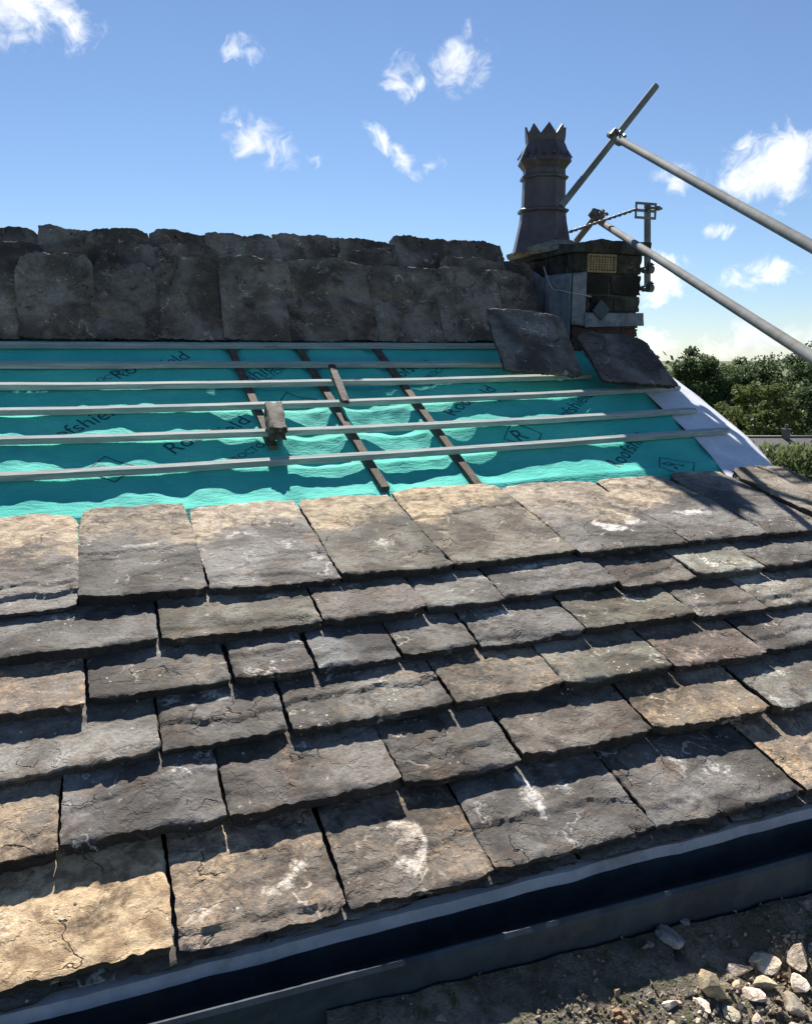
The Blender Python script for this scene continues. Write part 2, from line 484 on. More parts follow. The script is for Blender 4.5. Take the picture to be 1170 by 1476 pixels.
# ------------------------------------------------------------------ stone slab builder
def slab_mesh(name, w, l, T, seed, tan=0.0, tan_top=None, dark=0.0, whites=(), ledges=(), dense=None, hole=None,
              round_top=0.02, streak=None, cell=0.0085, jag=1.0, relief=1.0, top_wave=0.0):
    """thick riven stone: local x across, y from tail (0) to head (l), top face near z=0, underside z=-T"""
    rng = random.Random(seed)
    nx = max(16, int(w / cell))
    if dense and dense < l:
        ny1 = max(10, int(dense / cell))
        v1 = np.linspace(0, dense / l, ny1, endpoint=False)
        v2 = np.linspace(dense / l, 1, 9)
        vv = np.concatenate([v1, v2])
    else:
        vv = np.linspace(0, 1, max(16, int(l / cell)) + 1)
    uu = np.linspace(0, 1, nx + 1)
    ny = len(vv) - 1
    U, V = np.meshgrid(uu, vv)
    so = seed * 3.71
    ym, xm = vv * l, uu * w

    def edge(c, s, big, small):
        return jag * (big * fbm(c * 5 + so, np.full_like(c, s * 9.1), seed + s, 3) + small * fbm(c * 55 + so, np.full_like(c, s * 3.3), seed + s + 50, 3))
    xl = -w / 2 + edge(ym, 1, 0.007, 0.004)
    xr = w / 2 + edge(ym, 2, 0.007, 0.004)
    yb = edge(xm, 3, 0.009, 0.008)
    yt = l + edge(xm, 4, 0.012, 0.007)
    if top_wave:
        yt = yt + top_wave * fbm(xm * 7 + so, np.full_like(xm, 1.7), seed + 90, 3)
    # knocked-off corners
    for s_ in (0, 1):
        du = xm if s_ == 0 else w - xm
        k = rng.uniform(0.002, 0.016)
        yb = yb + k * np.exp(-(du / rng.uniform(0.015, 0.05)) ** 2)
        k = rng.uniform(0.4, 1.3) * round_top
        yt = yt - k * np.exp(-(du / rng.uniform(0.03, 0.07)) ** 2)
        k = rng.uniform(0.2, 1.0) * round_top * 0.9
        f = k * np.exp(-((l - ym) / rng.uniform(0.04, 0.09)) ** 2)
        if s_ == 0: xl = xl + f
        else: xr = xr - f
    X = xl[:, None] + (xr - xl)[:, None] * U
    Y = yb[None, :] + (yt - yb)[None, :] * V
    px, py = X + so, Y + so * 0.7
    # riven face: warp, lamination terraces, fine grain
    warp_ = 0.005 * fbm(px * 3.2, py * 3.2, seed + 5, 2)
    tn = fbm(px * 2.6, py * 4.4, seed + 9, 6, 0.55) * 2.4
    fl = np.floor(tn)
    terr = (fl + sstep(0.93, 1.0, tn - fl)) * 0.0030
    Z = relief * (warp_ + terr + 0.0013 * fbm(px * 45, py * 45, seed + 13, 4, 0.6))
    for (ya, yb_, dep) in ledges:        # delaminated steps running across the slate
        line = ya + (yb_ - ya) * U + 0.028 * fbm(px * 7, np.full_like(px, so), seed + 21, 4, 0.6) + 0.010 * fbm(px * 40, py * 0, seed + 22, 2)
        Z = Z - dep * (1 - sstep(-0.003, 0.003, Y - line))
    # worn arrises
    de = np.minimum(np.minimum(X - xl[:, None], xr[:, None] - X), np.minimum(Y - yb[None, :], yt[None, :] - Y))
    Z = Z - (0.0015 + 0.010 * np.clip(fbm(px * 14, py * 14, seed + 31, 3) - 0.05, 0, 1)) * (1 - sstep(0.0, 0.011, de))
    Z = Z - np.median(Z)
    # colour masks
    tn2 = fbm(px * 4, py * 4, seed + 41, 4)
    mR = tan + 0.32 * tn2 - 0.12
    if tan_top is not None:
        mR = mR + (1.0 - 0.25 * tn2) * sstep(tan_top - 0.13, tan_top + 0.12, Y + 0.24 * tn2) * 0.70
    mB = dark + 0.35 * fbm(px * 3.5, py * 3.5, seed + 47, 4) - 0.16
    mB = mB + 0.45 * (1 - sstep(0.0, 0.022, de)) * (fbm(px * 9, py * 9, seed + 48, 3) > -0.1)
    mG = np.full_like(X, -0.35)
    for (fx, fy, rx, ry, k) in whites:
        dx = (X - (fx - 0.5) * w) / rx
        dy = (Y - fy) / ry
        wob = 0.55 * fbm(px * 16, py * 16, seed + 57, 4)
        if k < 0:      # a ring-shaped stain
            g = -k * (1.05 - np.abs(np.sqrt(dx * dx + dy * dy) - 0.8 + 0.8 * wob) * 2.6) * sstep(-0.05, 0.3, fbm(px * 6 + 4, py * 6, seed + 58, 2) + 0.35 * dx)
        else:
            g = k * (1.1 - np.sqrt(dx * dx + dy * dy) + wob * 0.8)
        mG = np.maximum(mG, g)
    if streak is not None:
        ca, sa = math.cos(streak), math.sin(streak)
        mm = fbm((px * ca + py * sa) * 4, (-px * sa + py * ca) * 38, seed + 61, 4)
        Z = Z + 0.0016 * mm
        mR = mR + 0.30 * mm
        mB = mB + 0.20 * mm
    verts = np.stack([X, Y, Z], -1).reshape(-1, 3)
    idx = np.arange((ny + 1) * (nx + 1)).reshape(ny + 1, nx + 1)
    holes = np.zeros((ny, nx), bool)
    if hole is not None:
        cxm = 0.25 * (X[:-1, :-1] + X[1:, :-1] + X[:-1, 1:] + X[1:, 1:])
        cym = 0.25 * (Y[:-1, :-1] + Y[1:, :-1] + Y[:-1, 1:] + Y[1:, 1:])
        holes = (cxm - hole[0]) ** 2 + (cym - hole[1]) ** 2 < hole[2] ** 2
    keep = ~holes
    fq = np.stack([idx[:-1, :-1], idx[:-1, 1:], idx[1:, 1:], idx[1:, :-1]], -1)
    faces = [tuple(int(i) for i in f) for f in fq[keep]]
    per = np.concatenate([idx[0, :-1], idx[:-1, -1], idx[-1, :0:-1], idx[:0:-1, 0]])
    n = len(per)
    P = verts[per]
    ctr = np.array([0, l / 2, 0])
    out = np.stack([P[:, 0] / (w / 2), (P[:, 1] - l / 2) / (l / 2)], -1)
    out = out / np.maximum(np.linalg.norm(out, axis=1, keepdims=True), 1e-6)
    ang = np.arange(n) * (2 * (w + l) / n)
    allv, prev, masks = [verts], per, [np.stack([mR, mG, mB], -1).reshape(-1, 3)]
    base = len(verts)
    lev = (0.16, 0.2, 0.42, 0.46, 0.72, 0.76, 1.0)
    lam = [rng.uniform(-.005, .003) for _ in range(8)]
    for k, fz in enumerate(lev):
        q = P.copy()
        kl = (k + 1) // 2
        nn = jag * (0.0050 * fbm(ang * 22 + so, np.full(n, kl * 2.3), seed + 71 + kl, 4, .6) + lam[kl]) - 0.0035 * kl
        q[:, 0] += out[:, 0] * nn
        q[:, 1] += out[:, 1] * nn
        q[:, 2] = P[:, 2] * (1 - fz) + (-T) * fz
        cur = np.arange(base, base + n)
        for i in range(n):
            j = (i + 1) % n
            faces.append((int(prev[j]), int(prev[i]), int(cur[i]), int(cur[j])))
        allv.append(q)
        mk = np.stack([np.full(n, tan * 0.2 - .2), np.full(n, -0.4), np.full(n, 0.95)], -1)  # sides near black: weathered grime, deepened to paint in the shade on the tails
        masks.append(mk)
        prev = cur
        base += n
    if hole is None:
        faces.append(tuple(int(i) for i in prev[::-1]))
    else:       # back face with the same peg hole
        bx, by = X.reshape(-1), Y.reshape(-1)
        bv = np.stack([bx, by, np.full_like(bx, -T)], -1)
        faces += [tuple(int(i) + base for i in f[::-1]) for f in fq[keep]]
        allv.append(bv)
        masks.append(np.tile([[tan, -0.4, 0.1]], (len(bv), 1)))
        # wall of the hole
        eh = {}
        for f in fq[holes]:
            for a, b in zip(f, np.roll(f, -1)):
                k2 = (min(a, b), max(a, b))
                eh[k2] = eh.get(k2, 0) + 1
        for (a, b), cnt in eh.items():
            if cnt == 1:
                faces.append((int(a), int(b), int(b) + base, int(a) + base))
    av = np.concatenate(allv)
    me = from_np(name, av, faces, True, R(38))
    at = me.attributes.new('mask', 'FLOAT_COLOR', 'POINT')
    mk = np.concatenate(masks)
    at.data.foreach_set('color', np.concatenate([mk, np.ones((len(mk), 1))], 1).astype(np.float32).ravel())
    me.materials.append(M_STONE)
    return me


# ------------------------------------------------------------------ terrain and yard
def terrain_z(x, y):
    q = x * 0.6 + y * 0.8 - 2.0
    t = max(0.0, min(1.0, q / 60.0))
    far = max(0.0, math.hypot(x, y) - 120)
    return -0.32 - 11.7 * t * t * (3 - 2 * t) - 0.006 * far


def axis_pts():
    a = [0]
    step = 1.0
    while a[-1] < 4000:
        a.append(a[-1] + step)
        step *= 1.14
    return [-v for v in reversed(a[1:])] + a


bm = bmesh.new()
ax_ = axis_pts()
gv = [[bm.verts.new((x, y, terrain_z(x, y))) for x in ax_] for y in ax_]
for j in range(len(ax_) - 1):
    for i in range(len(ax_) - 1):
        bm.faces.new((gv[j][i], gv[j][i + 1], gv[j + 1][i + 1], gv[j + 1][i]))
terrain = link('terrain', bm_mesh('terrain', bm, True), None, M_TERRAIN)
tag(terrain, kind='structure')


def yard_z(x, y):
    z = 0.160 + 0.055 * max(-0.5, 1.3 - x) - 0.20 * min(0.3, max(0.0, 0.79 - y)) + 0.012 * float(fbm(x * 2.2, y * 2.2, 3, 3)) + 0.010 * float(fbm(x * 11, y * 11, 8, 3))
    hx = max(0.0, min(1.0, (x - 0.85) / 0.6))
    hy = max(0.0, min(1.0, (0.64 - y) / 0.2))
    return z - 0.012 + 0.03 * hx * hy + 0.012 * float(fbm(x * 26, y * 26, 12, 3)) * (0.3 + hx * hy)


xs = np.concatenate([np.linspace(0.36, 2.2, 112), np.linspace(2.25, 5.4, 25)])
ys = np.concatenate([np.linspace(-5.0, 0.2, 25), np.linspace(0.22, 0.792, 45)])
XX, YY = np.meshgrid(xs, ys)
ZZ = np.vectorize(yard_z)(XX, YY)
XX = XX + np.where(XX == xs[0], 0.02 * fbm(YY * 6, YY * 0, 5, 3), 0)
nv = XX.size
idx = np.arange(nv).reshape(XX.shape)
vts = np.stack([XX, YY, ZZ], -1).reshape(-1, 3)
fcs = [tuple(int(q) for q in (idx[j, i], idx[j, i + 1], idx[j + 1, i + 1], idx[j + 1, i])) for j in range(len(ys) - 1) for i in range(len(xs) - 1)]
per = list(idx[0, :-1]) + list(idx[:-1, -1]) + list(idx[-1, :0:-1]) + list(idx[:0:-1, 0])
low = vts[per].copy(); low[:, 2] = -0.5
vts = np.concatenate([vts, low])
for i in range(len(per)):
    j = (i + 1) % len(per)
    fcs.append((int(per[j]), int(per[i]), nv + i, nv + j))
yard = link('yard_ground', from_np('yard_ground', vts, fcs, True, R(50)), None, M_YARD)
tag(yard, kind='structure')

# ------------------------------------------------------------------ the house
S0, S1 = -1.35, 3.46            # extent of the built length along the eaves
RIDGE_Y = 4.95
house = tag(empty('stone_house', (1.1, 4.9, -0.4)), 'stone house with its slate roof half stripped to green membrane', 'house')
RO = -0.232                     # roof boards below the finished slate face

bm = bmesh.new()
pe, pr = roofp(0, 0.98, RO), roofp(0, RIDGE_Y / math.cos(TH), RO)
back = Vector((0, pr.y + 4.0, pr.z - 4.0 * math.tan(TH)))
prof = [(pe.y, pe.z), (pr.y, pr.z), (back.y, back.z), (back.y, back.z - 0.03), (pr.y, pr.z - 0.03), (pe.y, pe.z - 0.03)]
r0 = [bm.verts.new((S0, y, z)) for y, z in prof]
r1 = [bm.verts.new((S1, y, z)) for y, z in prof]
for i in range(6):
    j = (i + 1) % 6
    bm.faces.new((r0[i], r1[i], r1[j], r0[j]))
bm.faces.new(list(reversed(r0))); bm.faces.new(r1)
roof = link('roof', bm_mesh('roof', bm), house, M_DECK)

# walls of the house under the roof
bm = bmesh.new()
y0w, y1w = 0.99, back.y - 0.1


def roof_under(y):
    return (pe.z + (y - pe.y) * math.tan(TH) if y < pr.y else pr.z - (y - pr.y) * math.tan(TH)) - 0.035


pts = [(y0w, -0.9), (y1w, -3.0), (y1w, roof_under(y1w)), (pr.y, roof_under(pr.y)), (y0w, roof_under(y0w))]
r0 = [bm.verts.new((S0 + 0.02, y, z)) for y, z in pts]
r1 = [bm.verts.new((S1 - 0.07, y, z)) for y, z in pts]
for i in range(5):
    j = (i + 1) % 5
    bm.faces.new((r0[i], r0[j], r1[j], r1[i]))
bm.faces.new(r0); bm.faces.new(list(reversed(r1)))
bmesh.ops.recalc_face_normals(bm, faces=bm.faces)
link('wall', bm_mesh('wall', bm), house, M_WALL)

# ---- eaves: pale strip over the gutter, dark gutter trough
def wavy_strip(name, mat, prof, seed, amp=0.0, parent=None, n=240, fall=0.0):
    """a profile (y, z) swept along the eaves with a little sag and wobble"""
    xs_ = np.linspace(S0, 3.5, n)
    k = len(prof)
    V_ = []
    for x in xs_:
        for i, (y, z) in enumerate(prof):
            wob = amp * float(fbm(x * 9, i * 0.0 + 2.0, seed, 4))
            V_.append((x, y + wob * 0.6, z + (wob if i in (1, 2) else wob * 0.3) + fall * max(0.0, 1.5 - x)))
    F_ = []
    for a in range(n - 1):
        for i in range(k):
            j = (i + 1) % k
            F_.append((a * k + i, (a + 1) * k + i, (a + 1) * k + j, a * k + j))
    F_.append(tuple(range(k - 1, -1, -1)))
    F_.append(tuple((n - 1) * k + i for i in range(k)))
    me = from_np(name, V_, F_, True, R(35))
    bmx = bmesh.new(); bmx.from_mesh(me); bmesh.ops.recalc_face_normals(bmx, faces=bmx.faces); bmx.to_mesh(me); bmx.free()
    return link(name, me, parent, mat)


gutter = wavy_strip('gutter', M_GUTTER, [(0.945, 0.27), (0.945, 0.12), (0.805, 0.12), (0.794, 0.236), (0.803, 0.243), (0.813, 0.238),
                                         (0.822, 0.145), (0.930, 0.145), (0.930, 0.27)], 4, 0.001, house, fall=0.022)
estrip = wavy_strip('eaves_strip', M_FASCIA, [(0.930, 0.296), (0.906, 0.292), (0.901, 0.264), (0.906, 0.261), (0.912, 0.284), (0.935, 0.288)], 9, 0.004, house)

# ---- slate courses (tail position up the slope; joints along the eaves)
COURSES = [
    (2.150, [-1.30, -.93, -.52, -.107, .294, .744, 1.174, 1.71, 2.229, 2.662, 3.02]),
    (1.925, [-1.32, -.80, -.36, .119, .624, .981, 1.277, 1.764, 2.114, 2.445, 2.88, 3.36]),
    (1.706, [-1.30, -.95, -.55, -.092, .301, .549, .822, 1.09, 1.484, 1.945, 2.265, 2.72, 3.36]),
    (1.494, [-1.34, -.86, -.36, .089, .423, .905, 1.282, 1.686, 2.074, 2.52, 2.95, 3.36]),
    (1.258, [-1.30, -.98, -.58, -.152, .216, .663, 1.015, 1.455, 1.896, 2.36, 2.80, 3.36]),
    (0.966, [-1.32, -.86, -.42, .071, .435, .795, 1.257, 1.754, 2.22, 2.75, 3.36])]
# look of the slates that show: (course, left joint) -> settings
LOOK = {
    (0, -.52): dict(tan=.35, tan_top=.34, ledges=[(.16, .15, .006), (.075, .10, .011)], tint=(1.02, 1, .98)),
    (0, -.107): dict(tan=.10, tan_top=.40, whites=[(.55, .36, .16, .028, .75), (.62, .22, .08, .05, .55)]),
    (0, .294): dict(tan=.18, tan_top=.42, dark=.12, whites=[(.72, .28, .035, .08, .75), (.35, .22, .07, .05, .5)], ledges=[(.10, .05, .003)]),
    (0, .744): dict(tan=.12, tan_top=.46, whites=[(.52, .24, .08, .055, .8), (.45, .55, .10, .06, .5)], dark=.05, tint=(1.02, 1.0, .92)),
    (0, 1.174): dict(tan=.22, tan_top=.44, ledges=[(.42, .50, .005)], whites=[(.25, .16, .08, .03, .5)], tint=(1.04, 1.0, .88)),
    (0, 1.71): dict(tan=.06, tan_top=.34, whites=[(.62, .26, .13, .11, -1.25), (.75, .22, .10, .035, .95)], dark=.10),
    (0, 2.229): dict(tan=.15, tan_top=.34, whites=[(.55, .27, .13, .05, .95), (.5, .40, .07, .09, .55)]),
    (0, 2.662): dict(tan=.05, tan_top=.55, dark=.10),
    (1, -.36): dict(whites=[(.42, .20, .07, .035, .8)]),
    (1, .119): dict(tint=(1.05, 1.04, .92), whites=[(.72, .20, .06, .03, .7), (.3, .12, .08, .04, .4)], ledges=[(.05, .04, .004)]),
    (1, .624): dict(dark=.08, whites=[(.45, .20, .05, .03, .75)], tint=(1.05, .98, .93)),
    (1, .981): dict(tint=(1.0, 1.02, 1.0), streak=.5),
    (1, 1.277): dict(whites=[(.38, .19, .14, .045, .85)], dark=.04),
    (1, 1.764): dict(whites=[(.45, .17, .07, .03, .7)], tint=(1.05, .98, .92)),
    (1, 2.114): dict(tint=(1.85, 1.95, 1.75), dark=-.25),
    (2, -.55): dict(tan=.62, streak=.6, tint=(1.12, 1.0, .9)),
    (2, -.092): dict(tint=(1.1, 1.08, 1.05), whites=[(.55, .19, .05, .03, .6)]),
    (2, .301): dict(tan=.08),
    (2, .549): dict(tint=(.95, 1.0, 1.06)),
    (2, .822): dict(tint=(1.12, 1.12, 1.08), streak=.9),
    (2, 1.09): dict(whites=[(.36, .165, .13, .055, .95)], tan=.1),
    (2, 1.484): dict(dark=.18, whites=[(.5, .12, .13, .06, -.8)], tint=(1.08, 1.05, .9)),
    (2, 1.945): dict(dark=.05, tint=(1.0, .95, .9)),
    (2, 2.265): dict(tint=(2.05, 2.05, 1.9), dark=-.2, ledges=[(.05, .10, .006)]),
    (3, -.36): dict(tint=(1.25, 1.25, 1.2), streak=.75, dark=-.1),
    (3, .089): dict(ledges=[(.11, .08, .007)], whites=[(.55, .18, .06, .04, .6)]),
    (3, .423): dict(tan=.02, ledges=[(.11, .13, .007)], tint=(1.1, 1.08, 1.03), whites=[(.5, .2, .2, .02, .5)]),
    (3, .905): dict(tan=.62, tint=(1.15, 1.08, .98), whites=[(.4, .16, .1, .04, .4)]),
    (3, 1.282): dict(tan=.15, whites=[(.45, .13, .13, .05, .6)], tint=(1.1, 1.1, .98)),
    (3, 1.686): dict(tan=.38, tint=(1.12, .98, .92), whites=[(.6, .14, .1, .04, .45)]),
    (3, 2.074): dict(tan=.25, whites=[(.3, .13, .1, .04, .5)]),
    (4, -.58): dict(tan=.80, tint=(1.02, .95, .88), streak=1.4),
    (4, -.152): dict(tint=(.95, .95, .97), whites=[(.75, .17, .07, .05, .5)], ledges=[(.10, .16, .004)]),
    (4, .216): dict(dark=.10, tint=(1.02, .98, .95), whites=[(.5, .2, .06, .02, .75)]),
    (4, .663): dict(tint=(1.05, 1.02, .98), ledges=[(.06, .11, .004)]),
    (4, 1.015): dict(tan=.12, dark=.06, tint=(1.05, .97, .9)),
    (4, 1.455): dict(tan=.52, tint=(1.12, 1.02, .88)),
    (4, 1.896): dict(tint=(1.1, 1.1, 1.05), whites=[(.35, .17, .08, .05, .7)]),
    (5, -.42): dict(tan=1.05, tint=(1.45, 1.32, 1.12), dark=-.35, streak=.3, whites=[(.55, .14, .10, .06, .45)], ledges=[(.20, .23, .003)]),
    (5, .071): dict(tan=.55, dark=.02, whites=[(.62, .15, .075, .06, -.95), (.3, .24, .06, .04, .6)], tint=(1.12, 1.02, .92), ledges=[(.05, .02, .006)]),
    (5, .435): dict(tan=.45, whites=[(.55, .16, .06, .05, .95), (.38, .15, .09, .10, -1.0)], tint=(1.08, 1.0, .92)),
    (5, .795): dict(tan=.05, streak=.15, ledges=[(.14, .11, .006)], whites=[(.33, .21, .075, .10, -1.25), (.42, .19, .045, .07, 1.0), (.66, .2, .06, .05, .6)]),
    (5, 1.257): dict(dark=.02, whites=[(.42, .19, .05, .11, .8), (.62, .14, .07, .06, .65)], ledges=[(.05, .06, .004)]),
    (5, 1.754): dict(tan=.7, streak=1.5, tint=(1.15, 1.05, .95))}
GA = 0.166                      # lean of each slate relative to the roof plane
rng = random.Random(11)
sid = 100
for ci, (t0, joints) in enumerate(COURSES):
    for k in range(len(joints) - 1):
        a, b = joints[k], joints[k + 1]
        lk = dict(LOOK.get((ci, a), {}))
        tint = lk.pop('tint', (1, 1, 1))
        if (ci, a) not in LOOK:
            lk = dict(tan=rng.choice([0, .1, .3]), whites=[(rng.uniform(.3, .7), .17, .07, .04, .6)] if rng.random() < .5 else [])
        if 'ledges' not in lk and rng.random() < .7:
            ya = rng.uniform(.03, .5 if ci == 0 else .2)
            lk['ledges'] = [(ya, ya + rng.uniform(-.08, .08), rng.uniform(.002, .006))]
        sid += 1
        gap = rng.uniform(0.001, 0.006) if ci == 0 else rng.uniform(0.004, 0.013)
        ll = 0.752 + rng.uniform(-.012, .012) if ci == 0 else 0.56
        off_t = rng.uniform(-.010, .010)
        T = 0.044 + rng.uniform(-.005, .006) if ci < 5 else 0.033
        vis_w = -0.75 < (a + b) / 2 < 3.1
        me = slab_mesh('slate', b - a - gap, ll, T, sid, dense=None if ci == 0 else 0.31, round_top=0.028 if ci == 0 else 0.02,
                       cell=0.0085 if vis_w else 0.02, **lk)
        o = link('slate', me, roof, None, roof_matrix((a + b) / 2, t0 + off_t, rng.uniform(-.002, .004), GA + rng.uniform(-.004, .006), R(rng.uniform(-.5, .5))))
        o.color = (*tint, 1)

# under-eaves course, only its tails show
edges = [-1.32, -.7, -.15, .25, .62, 1.03, 1.5, 2.0, 2.5, 3.0, 3.36]
for a, b in zip(edges[:-1], edges[1:]):
    sid += 1
    me = slab_mesh('slate', b - a - 0.01, 0.30, 0.017, sid, tan=.15, dark=.2, cell=0.013, relief=.5)
    link('slate', me, roof, None, roof_matrix((a + b) / 2, 0.953, -0.035, GA))
# thick verge slab over the gable end
for (s_, t_, w_, l_, o_, yw) in ((3.215, 2.16, 0.37, 0.72, 0.006, 0.5),):
    sid += 1
    me = slab_mesh('slate', w_, l_, 0.05, sid, tan=.35, cell=0.0085, round_top=.05, streak=1.5)
    o = link('slate', me, roof, None, roof_matrix(s_, t_, o_, GA * .9, R(yw)))
    o.color = (1.35, 1.28, 1.12, 1)

# ---- battens, counter battens, membrane
BO = -0.116                     # top of the battens
SC = 1.0327
BATT = [  # (points (s,t) on the line, end s)
    ([(-.48, 4.549), (.85, 4.547), (2.4, 4.552)], 2.75),
    ([(-.46, 4.262), (.95, 4.250), (2.36, 4.240)], 2.70),
    ([(-.45, 3.990), (1.09, 3.985), (2.90, 4.040)], 2.905),
    ([(-.43, 3.703), (1.03, 3.718), (2.03, 3.748), (3.45, 3.835)], 3.44),
    ([(-.41, 3.415), (.78, 3.402), (1.89, 3.432), (3.31, 3.505)], 3.32),
    ([(-.39, 3.095), (.88, 3.122), (1.77, 3.150), (3.32, 3.235)], 3.345)]


def batten_mesh(pts, s_end, seed):
    """a sawn length following its slightly bowed line, ends a little rounded"""
    pts = [(p[0] * SC, p[1] * SC) for p in pts]
    c = np.polyfit([p[0] for p in pts], [p[1] for p in pts], 2 if len(pts) > 2 else 1)
    n = 70
    ss = np.linspace(S0 + 0.05, s_end * SC, n)
    V_, F_ = [], []
    hw, th_ = 0.0185, 0.025
    prof = [(-hw, 0), (-hw + .003, .003), (hw - .003, .003), (hw, 0), (hw, -th_), (-hw, -th_)]
    for i, s in enumerate(ss):
        t = float(np.polyval(c, max(s, -0.5))) + 0.003 * float(fbm(s * 2.0, seed, seed, 3))
        dz = 0.0035 * float(fbm(s * 1.6, seed + 3.3, seed + 1, 3))
        end = max(0.0, 1 - (s_end * SC - s) / 0.012)
        for (pt, pz) in prof:
            k = 1 - 0.25 * end * end
            V_.append(roofp(s, t + pt * k + 0.0012 * float(fbm(s * 30, pt * 90, seed + 5, 2)), BO + pz - 0.003 - (end * 0.004 if pz >= 0 else 0) + dz))
    k = len(prof)
    for a in range(n - 1):
        for i in range(k):
            j = (i + 1) % k
            F_.append((a * k + i, a * k + j, (a + 1) * k + j, (a + 1) * k + i))
    F_.append(tuple(range(k))); F_.append(tuple((n - 1) * k + i for i in range(k - 1, -1, -1)))
    me = from_np('batten', V_, F_, True, R(30))
    b_ = bmesh.new(); b_.from_mesh(me); bmesh.ops.recalc_face_normals(b_, faces=b_.faces); b_.to_mesh(me); b_.free()
    return me


for i, (p, se) in enumerate(BATT):
    link('batten', batten_mesh(p, se, 31 + i), roof, M_BATTEN)

CB = [0.765, 1.19, 1.655]       # dark laths running up the slope under the battens


BFIT = [np.polyfit([q[0] * SC for q in p], [q[1] * SC for q in p], 2) for p, _ in BATT]


def memb_off(s, t):
    """height of the membrane relative to the roof plane: slack between its fixings"""
    s = np.asarray(s, float); t = np.asarray(t, float)
    D = 0.007 + 0.006 * fbm(s * 3.4 + 1.2, t * 1.6, 77, 3)
    sc_ = np.clip(s, -0.5, 3.4)
    lines = [np.polyval(c_, sc_) for c_ in BFIT] + [np.polyval(BFIT[-1], sc_) - 0.30, np.polyval(BFIT[-1], sc_) - 0.60]
    for k in range(len(lines) - 1):
        u = (t - lines[k + 1]) / (lines[k] - lines[k + 1])
        ins = (u > 0) & (u < 1)
        uc = np.clip(u, 0, 1)
        dep = 0.020 + 0.016 * fbm(s * 4.3 + 3.1 * k, uc * 0.8 + k, 77 + k, 3) + 0.005 * fbm(s * 13 + k, uc * 1.5, 81 + k, 2)
        D = D + np.where(ins, np.clip(dep, 0.004, 0.05) * np.sin(np.pi * uc ** 0.85), 0.0)
    for a, b, dep in ((CB[0], CB[1], .034), (CB[1], CB[2], .038), (0.52, CB[0], .010), (CB[2], 1.90, .012)):
        u = np.clip((s - a) / (b - a), 0, 1)
        D = D + dep * (4 * u * (1 - u)) ** 0.7 * sstep(2.9, 3.35, t) * (1 - sstep(4.15, 4.4, t)) * (0.85 + 0.5 * fbm(s * 5, t * 4, 83, 3))
    for c in CB:
        w_ = np.exp(-((s - c) / 0.05) ** 4)
        D = D * (1 - w_) + 0.024 * w_
    low = 1 - sstep(2.75, 3.05, t)
    return BO - 0.028 - D - 0.012 * low


ms = np.linspace(S0, 3.30, 360)
mt = np.linspace(2.45, 5.20, 230)
MS, MT = np.meshgrid(ms, mt)
edge_s = 3.30 + 0.02 * fbm(MT * 3, MT * 0, 91, 3) - 0.16 * (4.2 - np.clip(MT, 2.4, 4.2)) / 1.8
MS = S0 + (MS - S0) * (edge_s - S0) / (3.30 - S0)
MO = memb_off(MS, MT)
vts = np.stack([MS, MT * math.cos(TH) - MO * math.sin(TH), MT * math.sin(TH) + MO * math.cos(TH)], -1).reshape(-1, 3)
idx = np.arange(MS.size).reshape(MS.shape)
fcs = [tuple(int(q) for q in (idx[j, i], idx[j, i + 1], idx[j + 1, i + 1], idx[j + 1, i])) for j in range(len(mt) - 1) for i in range(len(ms) - 1)]
memb = link('membrane', from_np('membrane', vts, fcs, True), roof, M_MEMB)
memb['label'] = 'green breather membrane printed with dark lettering'

for c, (ta, tb) in zip(CB, ((3.40, 5.0), (2.96, 5.0), (2.86, 5.0))):
    bm = bmesh.new()
    n = 26
    prev = None
    rgs = []
    for i in range(n):
        t = ta + (tb - ta) * i / (n - 1)
        s = c + 0.004 * mnoise.noise((t * 3, c, 0)) + (0.03 if c == CB[2] else 0.0) * (t - 3.2)
        rgs.append([bm.verts.new(roofp(s + dx, t, BO - 0.0285 + dz + 0.002 * mnoise.noise((t * 8, dx * 50, c)))) for dx, dz in ((-.020, -.024), (.020, -.024), (.020, 0), (-.020, 0))])
    for a, b in zip(rgs[:-1], rgs[1:]):
        for i in range(4):
            bm.faces.new((a[i], b[i], b[(i + 1) % 4], a[(i + 1) % 4]))
    bm.faces.new(rgs[0]); bm.faces.new(list(reversed(rgs[-1])))
    bmesh.ops.recalc_face_normals(bm, faces=bm.faces)
    link('counter_batten', bm_mesh('counter_batten', bm), roof, M_OLD_WOOD)

# white underlay dressed over the verge
VS = [(4.86, 3.20, 3.70), (4.55, 3.24, 3.68), (4.22, 3.27, 3.74), (3.90, 3.27, 3.70), (3.61, 3.24, 3.645), (3.30, 3.19, 3.575), (3.06, 3.13, 3.50), (2.90, 3.08, 3.43), (2.60, 3.02, 3.36)]
V_, F_ = [], []
nn, kk = 60, 22
for i in range(nn):
    t = 4.86 + (2.60 - 4.86) * i / (nn - 1)
    tt = [v[0] for v in VS][::-1]
    l_ = np.interp(t, tt, [v[1] for v in VS][::-1]); r_ = np.interp(t, tt, [v[2] for v in VS][::-1])
    for j in range(kk):
        u = j / (kk - 1)
        s = l_ + (r_ - l_) * u
        o_ = BO - 0.036 + 0.010 * float(fbm(s * 5, t * 2.2, 95, 3)) - 0.030 * max(0, (s - 3.45) / 0.25) ** 2
        V_.append(roofp(s, t, o_))
for i in range(nn - 1):
    for j in range(kk - 1):
        F_.append((i * kk + j, (i + 1) * kk + j, (i + 1) * kk + j + 1, i * kk + j + 1))
vm = link('verge_underlay', from_np('verge_underlay', V_, F_, True), roof, M_WHITE)
sol = vm.modifiers.new('thickness', 'SOLIDIFY'); sol.thickness = 0.002; sol.offset = 1.0
vm['label'] = 'white underlay strip along the gable edge'


